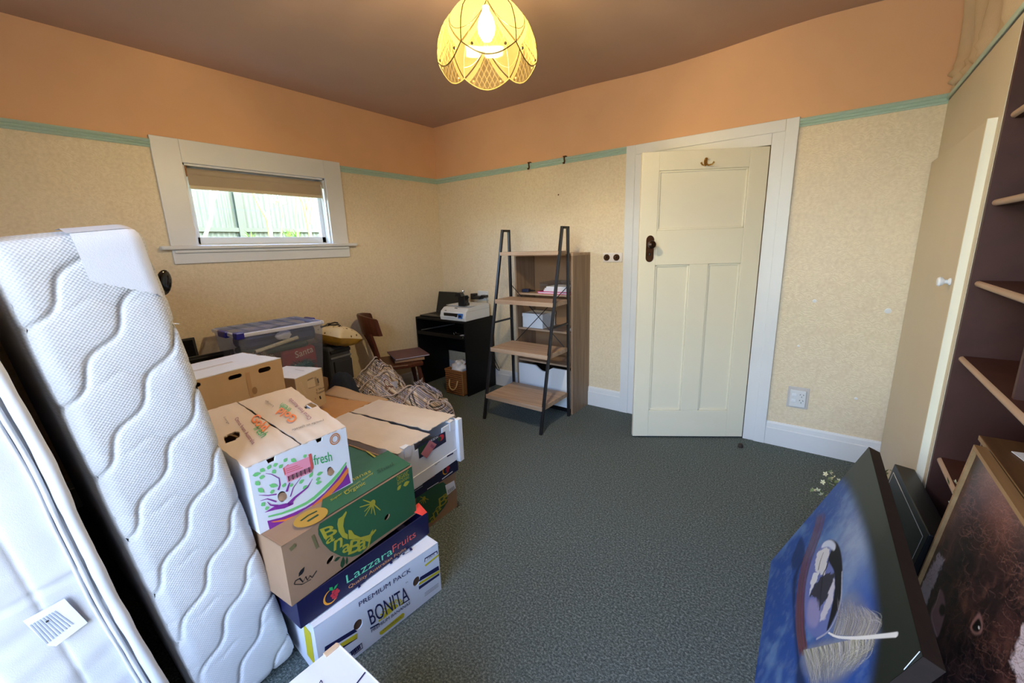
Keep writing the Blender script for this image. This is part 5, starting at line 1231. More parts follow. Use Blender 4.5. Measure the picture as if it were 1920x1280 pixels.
LIDR = mat('lid_rim', (206, 214, 240), .35, spec=.5); b.build('lid_rim', LIDR, tu, bevel=.006)
b = MB(); b.box(-.19, .19, -.27, .27, .424, .428); b.build('lid', TUBP, tu)
for k in range(5):
    b = MB(); b.box(-.15, .15, -.21 + .1 * k, -.19 + .1 * k, .428, .432); b.build('lid_rib', TUBP, tu)
BLUE = mat('blue_clip', (30, 32, 150), .35, spec=.5)
for sg in (-1, 1):
    b = MB(); b.box(-.06, .06, sg * .272, sg * .300, .388, .430); b.build('clip', BLUE, tu, bevel=.006)
b = MB(); b.box(.15, .209, -.288, -.24, .39, .432); b.build('clip_end', BLUE, tu, bevel=.006)
X0, Y0, Z0 = t0
def inbox(dx, dy, dz): return (X0 + dx, Y0 + dy, Z0 + dz)
def block(name, label, cat, loc, size, m, rz=0, bev=.02):
    t = thing(name, label, cat, loc, (0, 0, rz)); sx, sy, sz = size; b = MB(); b.box(-sx / 2, sx / 2, -sy / 2, sy / 2, 0, sz); b.build('body', m, t, bevel=bev, smooth=False); return t
SR = mat('santa_red', (150, 34, 42), .7, .12, 12)
ss = thing('gift_sack', 'red cloth gift sack with white lettering low in the storage tub', 'sack', inbox(.02, .11, .004)); b = MB(); b.box(-.10, .130, -.125, .12, 0, .245); b.build('cloth', SR, ss, bevel=.025, seg=3)
pr_ = Print(ss, (.130, -.12, 0), (0, 1, 0), (0, 0, 1), (1, 0, 0)); pr_.mtext('Santa', (.085, .178), (.215, .198), (.082, .225), ink('sack_white', (230, 214, 196)), .002); pr_.done(None, 'lettering')
def tinsel(name, label, loc, r, n, m, seed):
    random.seed(seed); t = thing(name, label, 'tinsel', loc); b = MB()
    for k in range(n):
        d = Vector((random.gauss(0, 1), random.gauss(0, 1), random.gauss(0, 1))).normalized(); p = Vector((d.x * r[0], d.y * r[1], r[2] + d.z * r[2])) * random.uniform(.75, 1.0); w = d.orthogonal().normalized() * .003
        b.add([p - w, p + w, p + d * .028 + Vector((random.uniform(-.01, .01), random.uniform(-.01, .01), random.uniform(-.01, .01)))], [(0, 1, 2)])
    o = b.build('strands', m, t); o['kind'] = 'stuff'; b = MB(); b.sphere((0, 0, r[2]), (r[0] * .8, r[1] * .8, r[2] * .8), 14, 8); b.build('core', m, t); return t
TEAL = mat('teal_tinsel', (26, 104, 112), .35, spec=.6)
tinsel('tinsel_bundle', 'teal tinsel bundle before the red gift sack', inbox(.152, .115, .085), (.012, .095, .034), 420, TEAL, 5)
lump('beige_cushion', 'beige cloth bundle low in the storage tub', 'cloth', inbox(.02, -.145, .004), (.12, .09, .10), mat('beige_cloth', (196, 160, 120), .8, .1, 9), .2, 10, 4)
block('gift_wrap_bag', 'dark green gift bag across the storage tub', 'bag', inbox(.04, -.02, .252), (.24, .40, .045), mat('dark_green_bag', (44, 66, 52), .6, .15, 10))
t = thing('wrapping_roll', 'pale patterned wrapping roll lying in the storage tub', 'roll', inbox(.170, -.03, .318)); b = MB(); b.tube([(0, -.15, -.03), (0, .13, .012)], .013, 14); b.build('paper', mat('roll_paper', (206, 196, 164), .6, .2, 60), t, smooth=True); b = MB(); b.tube([(0, -.152, -.03), (0, -.15, -.03)], .008, 10); b.build('tube_end', KRAFTD, t)
block('blue_case', 'slate blue soft case at the top of the storage tub', 'case', inbox(.02, .14, .288), (.26, .22, .104), mat('slate_case', (62, 70, 98), .6, .1, 7), 0, .03)
block('navy_case', 'navy blue cloth bundle in the upper half of the storage tub', 'bundle', inbox(.0, -.10, .288), (.24, .22, .085), mat('navy_cloth', (48, 56, 96), .7, .12, 8), 0, .03)
lump('white_cloth', 'crumpled white cloth in the upper storage tub', 'cloth', inbox(.15, .015, .325), (.03, .05, .032), mat('white_cloth', (216, 216, 220), .8), .4, 30, 6)
for k, (dy, dz) in enumerate(((-.20, .225), (-.14, .262), (-.09, .225), (-.19, .262))):
    t = thing('pine_cone', 'frosted pine cone ornament by the tub wall, %s' % ('lowest one at the tub end', 'upper one beside the wrapping roll', 'lower one beside the green bag', 'upper one at the tub end')[k], 'ornament', inbox(.168, dy, dz), group='pine cones in the tub'); b = MB(); b.sphere((0, 0, 0), .016, 10, 8)
    b.build('core', mat('cone_brown', (96, 72, 56), .7), t); b = MB()
    for q in range(26):
        th = q * 2.4; zz = -1 + 2 * (q + .5) / 26; rr = math.sqrt(1 - zz * zz); p = Vector((rr * math.cos(th), rr * math.sin(th), zz)) * .018; w = p.orthogonal().normalized() * .005; b.add([p - w, p + w, p * 1.4 + w * .4, p * 1.4 - w * .4], [(0, 1, 2, 3)])
    b.build('scales', mat('cone_tip', (196, 182, 160), .6), t)

# ---- suitcase, cushion and bags right of the tub
sc = thing('grey_suitcase', 'upright dark grey fabric suitcase against the window wall', 'suitcase', (.185, -1.510, 0), (0, 0, R(4)))
GREYF = mat('charcoal_cloth', (64, 66, 74), .8, .08, 12)
b = MB(); b.box(-.15, .15, -.10, .10, .02, .69); b.build('body', GREYF, sc, bevel=.03, seg=3)
b = MB(); b.box(.148, .158, -.09, .09, .635, .66); b.build('black_band', BLACKP, sc, bevel=.003); b = MB(); b.box(.146, .156, -.092, .094, .59, .606); b.build('grey_trim', mat('grey_trim', (110, 112, 122), .6), sc, bevel=.003)
b = MB(); b.box(.150, .172, -.075, .085, .40, .575); b.build('front_pocket', mat('charcoal_dark', (48, 50, 58), .8), sc, bevel=.01)
for sg in (-1, 1):
    b = MB(); b.lathe([(.02, -.012), (.022, 0), (.02, .012)], 14, Matrix.Translation((.1, sg * .07, .022)) @ Matrix.Rotation(R(90), 4, 'X')); b.build('wheel', BLACKP, sc, smooth=True)
def cushion(name, label, loc, size, m, rot, under=None):
    t = thing(name, label, 'cushion', loc, rot); n = 22; A = []; Bm = []
    for i in range(n + 1):
        r1 = []; r2 = []
        for j in range(n + 1):
            u = 2 * i / n - 1; v = 2 * j / n - 1; h = max(0, (1 - u ** 4) * (1 - v ** 4)) ** .55 * (1 + .12 * noise.noise(Vector((u * 3, v * 3, 2)))); pin = 1 - .10 * (1 - abs(v)) * abs(u) ** 3 - .0
            x = u * size[0] / 2 * (1 - .10 * (1 - v * v)); y = v * size[1] / 2 * (1 - .10 * (1 - u * u)); r1.append((x, y, size[2] / 2 * h + size[2] / 2)); r2.append((x, y, -size[2] / 2 * h + size[2] / 2))
        A.append(r1); Bm.append(r2)
    b = MB(); b.grid(A); b.build('upper_cloth', m, t, smooth=True, ang=180); b = MB(); b.grid([r[::-1] for r in Bm]); b.build('under_cloth', under or m, t, smooth=True, ang=180); return t
def make_print_cloth():
    m, n, b_ = node_mat('printed_cream', .7, .3); vec, s = n.coords(); v = n.new('ShaderNodeTexVoronoi'); v.inputs['Scale'].default_value = 26; n.nt.links.new(vec, v.inputs['Vector'])
    c = n.mix(n.math('LESS_THAN', v.outputs['Distance'], .23), lin((230, 216, 184)), lin((120, 100, 62))); n.put(b_.inputs['Base Color'], c); return m
cushion('patterned_cushion', 'cream patterned cushion with gold underside on the grey suitcase', (.27, -1.50, .685), (.30, .30, .155), make_print_cloth(), (R(-14), R(8), R(20)), mat('gold_satin', (188, 146, 52), .35, .12, 14, spec=.6))
t = thing('black_strap', 'black strap bundle lying on the patterned cushion', 'strap', (.26, -1.565, .842)); b = MB()
for k in range(4): b.tube([(0, -.03, .0 + .004 * k), (.02, .02 + .01 * k, .022 - .008 * k), (.03, .075, .028 - .02 * k), (.03, .10 + .01 * k, .02 - .012 * k)], .006, 8)
b.build('webbing', BLACKM, t, smooth=True); b = MB(); b.box(.01, .035, .02, .04, .012, .03); b.build('buckle', BLACKP, t, bevel=.002)
lump('navy_bag', 'slumped dark navy cloth bag below the suitcase', 'bag', (.60, -1.665, .0), (.13, .11, .28), mat('dark_navy_cloth', (38, 46, 64), .8, .1, 9), .10, 7, 9)
lump('tan_cloth', 'folded tan cloth at the foot of the suitcase', 'cloth', (.42, -1.585, .0), (.06, .07, .245), mat('tan_cloth', (176, 150, 106), .8), .2, 12, 2)
# black monitor and frame leaning at the wall left of the tub
mn = thing('black_monitor', 'black flat panel leaning on the wall left of the storage tub', 'monitor', (.10, -2.47, .46), (0, R(-9), 0))
b = MB(); b.box(-.02, .012, -.18, .115, 0, .435); b.build('case', BLACKP, mn, bevel=.004); b = MB(); b.box(.012, .0135, -.165, .10, .02, .42); b.build('screen', mat('dark_screen', (10, 11, 13)), mn)
fr = thing('black_picture_frame', 'low black frame beside the black flat panel', 'frame', (.21, -2.37, .46), (0, R(-6), 0))
b = MB(); b.prism([(-.16, 0), (.185, 0), (.185, .33), (-.16, .33)], (0, 0, 0), (0, 1, 0), (0, 0, 1), (1, 0, 0), .022, [[(-.14, .02), (.165, .02), (.165, .31), (-.14, .31)]]); b.build('frame', BLACKP, fr, bevel=.002); b = MB(); b.box(-.016, -.012, -.14, .165, .02, .31); b.build('glass', mat('dark_screen', (10, 11, 13)), fr)
B15 = Carton('support_carton', 'brown carton under the black flat panel by the window wall', (.44, -2.74), (.44, -2.29), 0, .455, .42, KRAFTD, 'moving boxes'); B15.body(); B15.flap(-.42, 0, -B15.W / 2, B15.W / 2, .456, KRAFTD, 'lid')
t = thing('woven_mat', 'rolled brown woven mat between mattress and black panel', 'mat', (.70, -2.60, .0)); b = MB()
for k in range(7): b.tube([(-.12 - .012 * k, -.10, .80 - .012 * k), (.06, .0, .79 - .010 * k), (.10, .16, .745 - .012 * k)], .010, 8)
b.build('woven_strips', mat('raffia', (150, 112, 80), .8, .2, 30), t, smooth=True); b = MB(); b.box(-.1, .08, -.08, .1, 0, .74); b.build('roll', mat('raffia', (150, 112, 80)), t, bevel=.03)

# ---- checked laundry bags
def laundry_bag(label, loc, size, rz, seed, peak, straps, sag=.25):
    t = thing('laundry_bag', label, 'bag', loc, (0, 0, rz), 'checked laundry bags'); sx, sy, sz = size; n = 44; m_ = 34; P = []
    for i in range(n + 1):
        row = []
        for j in range(m_ + 1):
            u = 2 * i / n - 1; v = 2 * j / m_ - 1
            e = min(1, (1 - abs(u)) / .10) ; g = min(1, (1 - abs(v)) / .12)
            wall = (max(0, e) ** .5) * (max(0, g) ** .5)
            top = 1 - sag * (u * u * .6 + v * v * .5) + sum(a * math.exp(-((u - pu) ** 2 + (v - pv) ** 2) / w) for (pu, pv, a, w) in peak)
            nz1 = noise.noise(Vector((u * 1.8 + seed, v * 1.8, seed))); nz2 = noise.noise(Vector((u * 4.5 + seed, v * 4.5, 3))); cre = abs(noise.noise(Vector((u * 3.1, v * 3.1 + seed, 9))))
            z = sz * wall * (top + .22 * nz1 + .05 * nz2 - .07 * math.exp(-(cre / .06) ** 2))
            x = u * sx / 2 * (1 + .08 * nz1); y = v * sy / 2 * (1 + .08 * nz2)
            row.append((x, y, max(z, 0.0)))
        P.append(row)
    b = MB(); b.grid(P); b.build('woven_body', PLAID, t, smooth=True, ang=180)
    SM = mat('bag_strap', (206, 196, 200), .6)
    for (i0, j0, i1, j1, r_) in straps:                      # piping and straps lie on the cloth
        b = MB(); pp_ = []
        for k in range(25):
            q = k / 24; fi = (i0 + (i1 - i0) * q) * n; fj = (j0 + (j1 - j0) * q + .05 * math.sin(PI * q)) * m_; ia = int(min(max(fi, 0), n - 1)); ja = int(min(max(fj, 0), m_ - 1)); a_ = Vector(P[ia][ja]).lerp(Vector(P[ia + 1][ja]), fi - ia); c_ = Vector(P[ia][ja + 1]).lerp(Vector(P[ia + 1][ja + 1]), fi - ia); pp_.append(a_.lerp(c_, fj - ja) + Vector((0, 0, .003 + (.02 * math.sin(PI * q) if r_ > .005 else 0))))
        b.tube(pp_, r_, 6); b.build('strap' if r_ > .005 else 'piping', SM, t, smooth=True)
    return t
l1 = laundry_bag('checked laundry bag slumped against the wooden chair', (.43, -1.275, 0), (.66, .46, .37), R(-16), 2.3, [(-.05, .0, .25, .3), (.3, .5, .12, .1)],
            [(.1, .25, .95, .35, .004), (.1, .75, .95, .7, .004), (.35, .05, .45, .95, .006), (.7, .05, .75, .95, .006), (.92, .1, .9, .9, .004)])
l2 = laundry_bag('open checked laundry bag between the torn tan carton and the desk', (.83, -1.285, 0), (.52, .62, .27), R(-14), 5.9, [(.15, .35, .28, .2), (-.3, -.1, .2, .3)],
            [(.05, .15, .95, .2, .004), (.05, .85, .95, .8, .004), (.3, .05, .4, .95, .006), (.75, .05, .65, .95, .006), (.9, .1, .93, .92, .004), (.5, .5, .97, .97, .004)])
b = MB(); P = [[(-.20 + .40 * i / 16, .17 + .04 * math.sin(i * .5), .285 + .07 * math.sin(PI * i / 16) + .035 * j / 4 * (1 - .2 * math.sin(i))) for j in range(5)] for i in range(17)]; b.grid(P); o = b.build('zip_edge', PLAID, l2, smooth=True, ang=180); o.modifiers.new('thickness', 'SOLIDIFY').thickness = .003
lump('woven_rope', 'coil of yellow rope in the mouth of the open laundry bag', 'rope', (.90, -1.13, .26), (.055, .045, .03), mat('rope', (206, 176, 124)), .35, 40, 1)
lump('white_shopping_bag', 'crumpled white and blue plastic bag between the laundry bags', 'bag', (.62, -1.27, .30), (.08, .05, .035), mat('bluish_plastic', (176, 184, 222), .35, spec=.5), .5, 24, 12)
# ================================================================== PICTURES ON THE RIGHT
def sstep(a, b_, x): t = np.clip((x - a) / (b_ - a), 0, 1); return t * t * (3 - 2 * t)
def L3(c): return np.array(lin(c)[:3])
def vnoise(X, Y, seed=0):
    """cheap smooth value noise on arrays"""
    def h(i, j): return np.modf(np.abs(np.sin(i * 127.1 + j * 311.7 + seed * 17.3) * 43758.5453))[0]
    i = np.floor(X); j = np.floor(Y); fx = X - i; fy = Y - j; fx = fx * fx * (3 - 2 * fx); fy = fy * fy * (3 - 2 * fy)
    return (h(i, j) * (1 - fx) + h(i + 1, j) * fx) * (1 - fy) + (h(i, j + 1) * (1 - fx) + h(i + 1, j + 1) * fx) * fy
def fbm(X, Y, seed=0): return .5 * vnoise(X, Y, seed) + .3 * vnoise(X * 2.1, Y * 2.1, seed + 1) + .2 * vnoise(X * 4.3, Y * 4.3, seed + 2)
def smooth_pts(P, closed, n=5):
    P = [np.array(p, float) for p in P]; N = len(P); out = []
    for i in range(N if closed else N - 1):
        a, b_, c, d = [P[k % N] if closed else P[min(max(k, 0), N - 1)] for k in (i - 1, i, i + 1, i + 2)]
        for q in range(n):
            t = q / n; out.append(.5 * (2 * b_ + (c - a) * t + (2 * a - 5 * b_ + 4 * c - d) * t * t + (3 * b_ - a - 3 * c + d) * t ** 3))
    if not closed: out.append(P[-1])
    return out
class Canvas:
    """flat painted sheet: a fine grid with vertex colours, design points given in photo pixels cast on its own plane"""
    def __init__(s, parent, o, u, v, w, h, nu, nv):
        s.par = parent; s.W = wmat(parent); s.o = Vector(o); s.u = Vector(u); s.v = Vector(v); s.w = w; s.h = h; s.nu = nu; s.nv = nv
        s.A, s.B = np.meshgrid(np.linspace(0, w, nu), np.linspace(0, h, nv), indexing='ij'); s.C = np.zeros((nu, nv, 3))
        r = s.W.to_3x3(); s.wo = s.W @ s.o; s.wu = r @ s.u; s.wv = r @ s.v; s.wn = s.wu.cross(s.wv)
    def ab(s, p):
        P = px_plane(p, s.wo, s.wn) - s.wo; return (P.dot(s.wu), P.dot(s.wv))
    def blend(s, c, m): s.C = s.C * (1 - m[..., None]) + np.asarray(c) * m[..., None]
    def seg(s, p, q, w0, w1, c, soft=.5, op=1.0, px=True):
        a = np.array(s.ab(p) if px else p); b_ = np.array(s.ab(q) if px else q); d = b_ - a; L = d @ d + 1e-12
        t = np.clip(((s.A - a[0]) * d[0] + (s.B - a[1]) * d[1]) / L, 0, 1); D = np.hypot(s.A - a[0] - t * d[0], s.B - a[1] - t * d[1]); w = w0 + (w1 - w0) * t
        s.blend(c, op * (1 - sstep(w * (1 - soft), w, D)))
    def path(s, pts, w0, w1, c, soft=.5, op=1.0, fade=0.0):
        if len(pts) > 2: pts = smooth_pts(pts, False, 4)
        n = len(pts) - 1; Q = np.array([s.ab(p) for p in pts]); pad = max(w0, w1) * 1.2 + .002
        i0, j0 = [max(0, int((Q[:, k].min() - pad) / L * N)) for k, L, N in ((0, s.w, s.nu - 1), (1, s.h, s.nv - 1))]
        i1, j1 = [min(N + 1, int((Q[:, k].max() + pad) / L * N) + 2) for k, L, N in ((0, s.w, s.nu - 1), (1, s.h, s.nv - 1))]
        if i1 <= i0 or j1 <= j0: return
        SA = s.A[i0:i1, j0:j1]; SB = s.B[i0:i1, j0:j1]; M_ = np.zeros_like(SA)
        for k in range(n):
            a = Q[k]; b_ = Q[k + 1]; d = b_ - a; L = d @ d + 1e-12; t = np.clip(((SA - a[0]) * d[0] + (SB - a[1]) * d[1]) / L, 0, 1)
            D = np.hypot(SA - a[0] - t * d[0], SB - a[1] - t * d[1]); f_ = (k + t) / n; w = w0 + (w1 - w0) * f_; M_ = np.maximum(M_, (1 - sstep(w * (1 - soft), w, D)) * (1 - fade * f_))
        M_ = (op * M_)[..., None]; s.C[i0:i1, j0:j1] = s.C[i0:i1, j0:j1] * (1 - M_) + np.asarray(c) * M_
    def poly(s, pts, c, soft=.004, op=1.0, warp=0.0):
        if not warp: pts = smooth_pts(pts, True, 4)
        A0, B0 = s.A, s.B
        if warp: s.A = A0 + warp * (fbm(A0 * 60, B0 * 60, 21) - .5); s.B = B0 + warp * (fbm(A0 * 60, B0 * 60, 33) - .5)
        Q = np.array([s.ab(p) for p in pts]); ins = np.zeros(s.A.shape, bool); D = np.full(s.A.shape, 9.0); n = len(Q)
        for i in range(n):
            a = Q[i]; b_ = Q[(i + 1) % n]; d = b_ - a
            cond = ((a[1] > s.B) != (b_[1] > s.B)); x = (b_[0] - a[0]) * (s.B - a[1]) / (b_[1] - a[1] + 1e-12) + a[0]; ins ^= cond & (s.A < x)
            t = np.clip(((s.A - a[0]) * d[0] + (s.B - a[1]) * d[1]) / (d @ d + 1e-12), 0, 1); D = np.minimum(D, np.hypot(s.A - a[0] - t * d[0], s.B - a[1] - t * d[1]))
        s.A, s.B = A0, B0; sd = np.where(ins, D, -D); m = sstep(-soft, soft, sd) * op
        if callable(c): c = c(s)
        s.blend(c, m)
    def build(s, name, m):
        b = MB(); P = [[tuple(s.o + s.u * float(s.A[i, j]) + s.v * float(s.B[i, j])) for j in range(s.nv)] for i in range(s.nu)]; b.grid(P)
        me = b.mesh(name, m); ca = me.color_attributes.new('paint', 'FLOAT_COLOR', 'POINT'); flat = np.concatenate([s.C.reshape(-1, 3), np.ones((s.nu * s.nv, 1))], 1).astype(np.float32)
        ca.data.foreach_set('color', flat.ravel()); o = bpy.data.objects.new(name, me); col.objects.link(o); o.parent = s.par; return o
# ---- big blue canvas: drop on a feather. Stands on its long side, leaning right
pt = thing('blue_canvas', 'large blue canvas painting of a water drop and a pale feather leaning on the bookcase', 'painting', (3.332, -1.300, 0), (0, 0, R(1.7)))
sl_ = math.atan2(.262, .630); up_ = Vector((math.sin(sl_), 0, math.cos(sl_))); nrm = Vector((-math.cos(sl_), 0, math.sin(sl_)))
CW, CH, CT = 1.0, .682, .036
CANV = mat('canvas_edge', (46, 34, 30), .8, .15, 30)
b = MB(); o = Vector((0, 0, .004)); q = [o, o + Vector((0, -CW, 0)), o + Vector((0, -CW, 0)) + up_ * CH, o + up_ * CH]; k_ = -nrm * CT
b.add(q + [x + k_ for x in q], [(4, 5, 6, 7), (0, 4, 7, 3), (1, 2, 6, 5), (3, 7, 6, 2), (0, 1, 5, 4)]); b.build('stretcher', CANV, pt)
cv = Canvas(pt, o + nrm * .0006, (0, -1, 0), tuple(up_), CW, CH, 460, 320)
cp = crop(1420, 820, 360 / 1002)
A, B_ = cv.A, cv.B
n1 = fbm(A * 9, B_ * 9, 1); n2 = fbm(A * 40, B_ * 40, 2)
base = L3((40, 78, 152)) * (1 - n1[..., None] * .0) ; cv.C[:] = base
cv.blend(L3((96, 132, 182)), sstep(.42, .72, n1) * .8)
cv.blend(L3((130, 152, 186)), sstep(.45, .8, n2) * .25)
# lighter cloud between drop and dark margin
cx, cy = cv.ab(cp((500, 560))); cv.blend(L3((148, 162, 190)), np.exp(-(((A - cx) / .20) ** 2 + ((B_ - cy) / .085) ** 2)) * .85 * (.6 + .6 * n2))
cx, cy = cv.ab(cp((560, 860))); cv.blend(L3((38, 76, 162)), np.exp(-(((A - cx) / .14) ** 2 + ((B_ - cy) / .06) ** 2)) * .8)
# dark green black band along the upper edge
dark_edge = [(1560, 880), (1590, 910), (1612, 960), (1628, 1030), (1638, 1110), (1643, 1180), (1648, 1400), (1950, 1400), (1850, 1240), (1740, 1000), (1668, 830), (1600, 800)]
cv.poly(dark_edge, L3((30, 34, 28)), .030, 1.0); cv.poly([(1590, 830), (1590, 900), (1625, 985), (1660, 985), (1640, 830)], L3((52, 58, 48)), .03, .6)
# shadow of the drop towards the floor edge, then the blue below
cv.poly([cp(q) for q in ((230, 520), (250, 600), (240, 650), (195, 690), (175, 660), (190, 600))], L3((26, 46, 92)), .012, .8); cv.poly([cp(q) for q in ((240, 640), (210, 720), (195, 900), (200, 980), (225, 1160), (250, 1290), (200, 1290), (205, 1160), (190, 980), (186, 740))], L3((20, 34, 74)), .012, .85)
# reddish brown vane of the feather rising along the drop
for k in range(80):
    r_ = random.Random(k); x0 = 300 + r_.uniform(-14, 32); cv.path([cp((x0 + 25, 395 + r_.uniform(-8, 30))), cp((x0 - 5, 520)), cp((x0 - 55, 660)), cp((x0 - 82, 830)), cp((x0 - 85, 990)), cp((x0 - 70, 1110 + r_.uniform(-20, 30)))], .0012, .0026, L3((58 + r_.randint(0, 80), 36 + r_.randint(0, 50), 42 + r_.randint(0, 50))), .9, .6)
# the drop
cv.poly([cp(q) for q in ((375, 532), (410, 545), (432, 590), (442, 660), (442, 760), (430, 860), (405, 940), (375, 1000), (340, 1035), (295, 1040), (262, 1000), (248, 920), (248, 820), (262, 720), (290, 630), (325, 565))], L3((104, 116, 176)), .006)
cv.poly([cp(q) for q in ((375, 531), (412, 545), (434, 590), (444, 670), (443, 770), (428, 870), (395, 955), (362, 1008), (385, 900), (402, 800), (400, 700), (372, 640), (385, 590), (400, 560))], L3((20, 20, 27)), .004)
cv.poly([cp(q) for q in ((320, 590), (360, 572), (380, 600), (365, 640), (350, 720), (300, 700), (305, 640))], L3((206, 206, 210)), .003, 1, .02); cv.poly([cp(q) for q in ((350, 545), (385, 535), (408, 560), (400, 590), (370, 570), (335, 575))], L3((196, 206, 226)), .005)
cv.poly([cp(q) for q in ((290, 710), (322, 705), (310, 750), (285, 790), (268, 830), (275, 760))], L3((212, 214, 220)), .003, 1, .02); cv.poly([cp(q) for q in ((330, 730), (380, 700), (405, 720), (385, 790), (340, 870), (318, 900), (310, 840), (270, 830), (300, 770))], L3((52, 52, 66)), .004, 1, .025)
cv.poly([cp(q) for q in ((400, 735), (405, 780), (385, 880), (350, 950), (325, 960), (345, 880), (375, 800))], L3((196, 194, 208)), .004, 1, .02); cv.poly([cp(q) for q in ((270, 850), (320, 860), (325, 940), (300, 990), (262, 960))], L3((156, 148, 190)), .010, .7); cv.path([cp((345, 600)), cp((330, 640)), cp((318, 690))], .002, .003, L3((60, 56, 60)), .5)
cv.path([cp((378, 620)), cp((360, 680)), cp((340, 730)), cp((325, 900))], .006, .003, L3((30, 28, 36)), .6)
cv.path([cp((442, 700)), cp((436, 850)), cp((405, 950)), cp((365, 1015)), cp((310, 1050))], .004, .005, L3((176, 178, 196)), .6, .8)
# feather barbs
rr = random.Random(11)
def barb(p0, p1, p2, c, w=.0017, op=.8): cv.path([p0, p1, p2], w, w * .7, L3(c), .85, op, .75)
cv.poly([cp(q) for q in ((395, 1030), (430, 900), (455, 825), (520, 810), (585, 900), (622, 1000), (620, 1045))], L3((128, 130, 142)), .02, .55); cv.poly([cp(q) for q in ((235, 1130), (330, 1065), (480, 1052), (610, 1048), (560, 1140), (480, 1230), (380, 1285), (260, 1240))], L3((150, 150, 150)), .02, .6)
for k in range(300):
    t = rr.random(); sx = 390 + 225 * t; sy = 1025 + 22 * t - 14 * t * t; g = rr.randint(96, 206); ln = rr.uniform(.45, 1.0) ** .7
    barb(cp((sx, sy)), cp((sx + 22 + 12 * t + rr.uniform(-5, 5), sy - 100 * ln)), cp((sx + 30 - 40 * t + rr.uniform(-12, 12), sy - 215 * ln * (1 - .38 * t))), (g, g - 4, g - 14 if rr.random() < .7 else g + 14))
for k in range(460):
    t = rr.random(); sx = 240 + 370 * t; sy = 1110 - 60 * t + (20 * (1 - t)); g = rr.randint(90, 222); ln = rr.uniform(.35, 1.08)
    barb(cp((sx, sy - 20)), cp((sx - 15 * t + 25 * (1 - t) + rr.uniform(-8, 8), sy + 75 * ln)), cp((sx - 85 * t + 40 * (1 - t) + rr.uniform(-22, 22), sy + 195 * ln * (1 - .3 * t))), (g, g - 2, g - 22 if rr.random() < .6 else g + 8), .0019)
cv.path([cp((372, 1018)), cp((420, 1040)), cp((520, 1045)), cp((640, 1036)), cp((724, 1028))], .003, .008, L3((226, 226, 226)), .35)
# small nicks of paint
cv.build('painted_face', make_painted('canvas_paint', .45, .35))
b = MB(); b.tube([tuple(o + Vector((0, -CW + .012, 0)) + up_ * (CH - .002) + nrm * .002), tuple(o + Vector((0, -CW, 0)) + up_ * (CH - .05) + nrm * .002)], .0008, 6); b.build('frayed_edge', mat('thread', (232, 232, 236)), pt)

# ---- black box frame with a white line, leaning behind the canvas
bx = thing('black_box_frame', 'deep black frame with a thin white line leaning behind the blue canvas', 'frame', (3.634, -1.070, 0), (0, 0, R(4.4)))
sl2 = math.atan2(.070, .480); u2 = Vector((math.sin(sl2), 0, math.cos(sl2))); n2_ = Vector((-math.cos(sl2), 0, math.sin(sl2))); FH, FW, FT = .485, .505, .064
b = MB(); o2 = Vector((0, 0, .012)); q = [o2, o2 + Vector((0, -FW, 0)), o2 + Vector((0, -FW, 0)) + u2 * FH, o2 + u2 * FH]; b.add(q + [x - n2_ * FT for x in q], [(0, 3, 2, 1), (4, 5, 6, 7), (0, 4, 7, 3), (1, 2, 6, 5), (3, 7, 6, 2), (0, 1, 5, 4)]); b.build('frame_body', mat('satin_black', (18, 18, 21), .4, spec=.4), bx, bevel=.003)
pf = Print(bx, tuple(o2), (0, -1, 0), tuple(u2), tuple(n2_)); wl2 = ink('white', (232, 232, 236)); i_ = .028
for p0, p1 in (((i_, i_), (FW - i_, i_)), ((FW - i_, i_), (FW - i_, FH - i_)), ((FW - i_, FH - i_), (i_, FH - i_)), ((i_, FH - i_), (i_, i_))): pf.mstroke([p0, p1], .004, wl2, .001)
pf.done(None, 'white_line')

# ---- highland cow print in an oak frame
cw_ = thing('cow_print', 'oak framed print of a shaggy brown cow leaning on the bookcase', 'picture', (3.700, -1.585, 0))
sl3 = math.atan2(.092, .815); u3 = Vector((math.sin(sl3), 0, math.cos(sl3))); n3 = Vector((-math.cos(sl3), 0, math.sin(sl3))); PH, PW = .822, .95
o3 = Vector((0, 0, .004)); fw = .011
for (a0, a1, b0, b1) in ((0, fw, 0, PH), (PW - fw, PW, 0, PH), (fw, PW - fw, 0, fw), (fw, PW - fw, PH - fw, PH)):
    b = MB(); q = [o3 + Vector((0, -a, 0)) + u3 * c for a, c in ((a0, b0), (a1, b0), (a1, b1), (a0, b1))]; b.add([x + n3 * .004 for x in q] + [x - n3 * .022 for x in q], [(0, 3, 2, 1), (4, 5, 6, 7), (0, 1, 5, 4), (1, 2, 6, 5), (2, 3, 7, 6), (3, 0, 4, 7)]); b.build('frame_rail', PALEWOOD, cw_)
b = MB(); q = [o3 + Vector((0, -a, 0)) + u3 * c for a, c in ((fw, fw), (PW - fw, fw), (PW - fw, PH - fw), (fw, PH - fw))]; b.add([x - n3 * .010 for x in q] + [x - n3 * .018 for x in q], [(4, 5, 6, 7), (0, 1, 5, 4), (1, 2, 6, 5), (2, 3, 7, 6), (3, 0, 4, 7)]); b.build('backing_board', KRAFTD, cw_)
cc = Canvas(cw_, o3 + Vector((0, -fw, 0)) + u3 * fw - n3 * .006, (0, -1, 0), tuple(u3), PW - 2 * fw, PH - 2 * fw, 420, 380)
ck = crop(1700, 780, 220 / 563); A, B_ = cc.A, cc.B
n1 = fbm(A * 10, B_ * 10, 5); n2 = fbm(A * 55 + n1 * 3, B_ * 22, 6)
cc.C[:] = L3((40, 26, 28)); cc.blend(L3((74, 44, 42)), sstep(.4, .7, n1) * .8); cc.blend(L3((112, 72, 62)), sstep(.55, .8, n2) * .45)
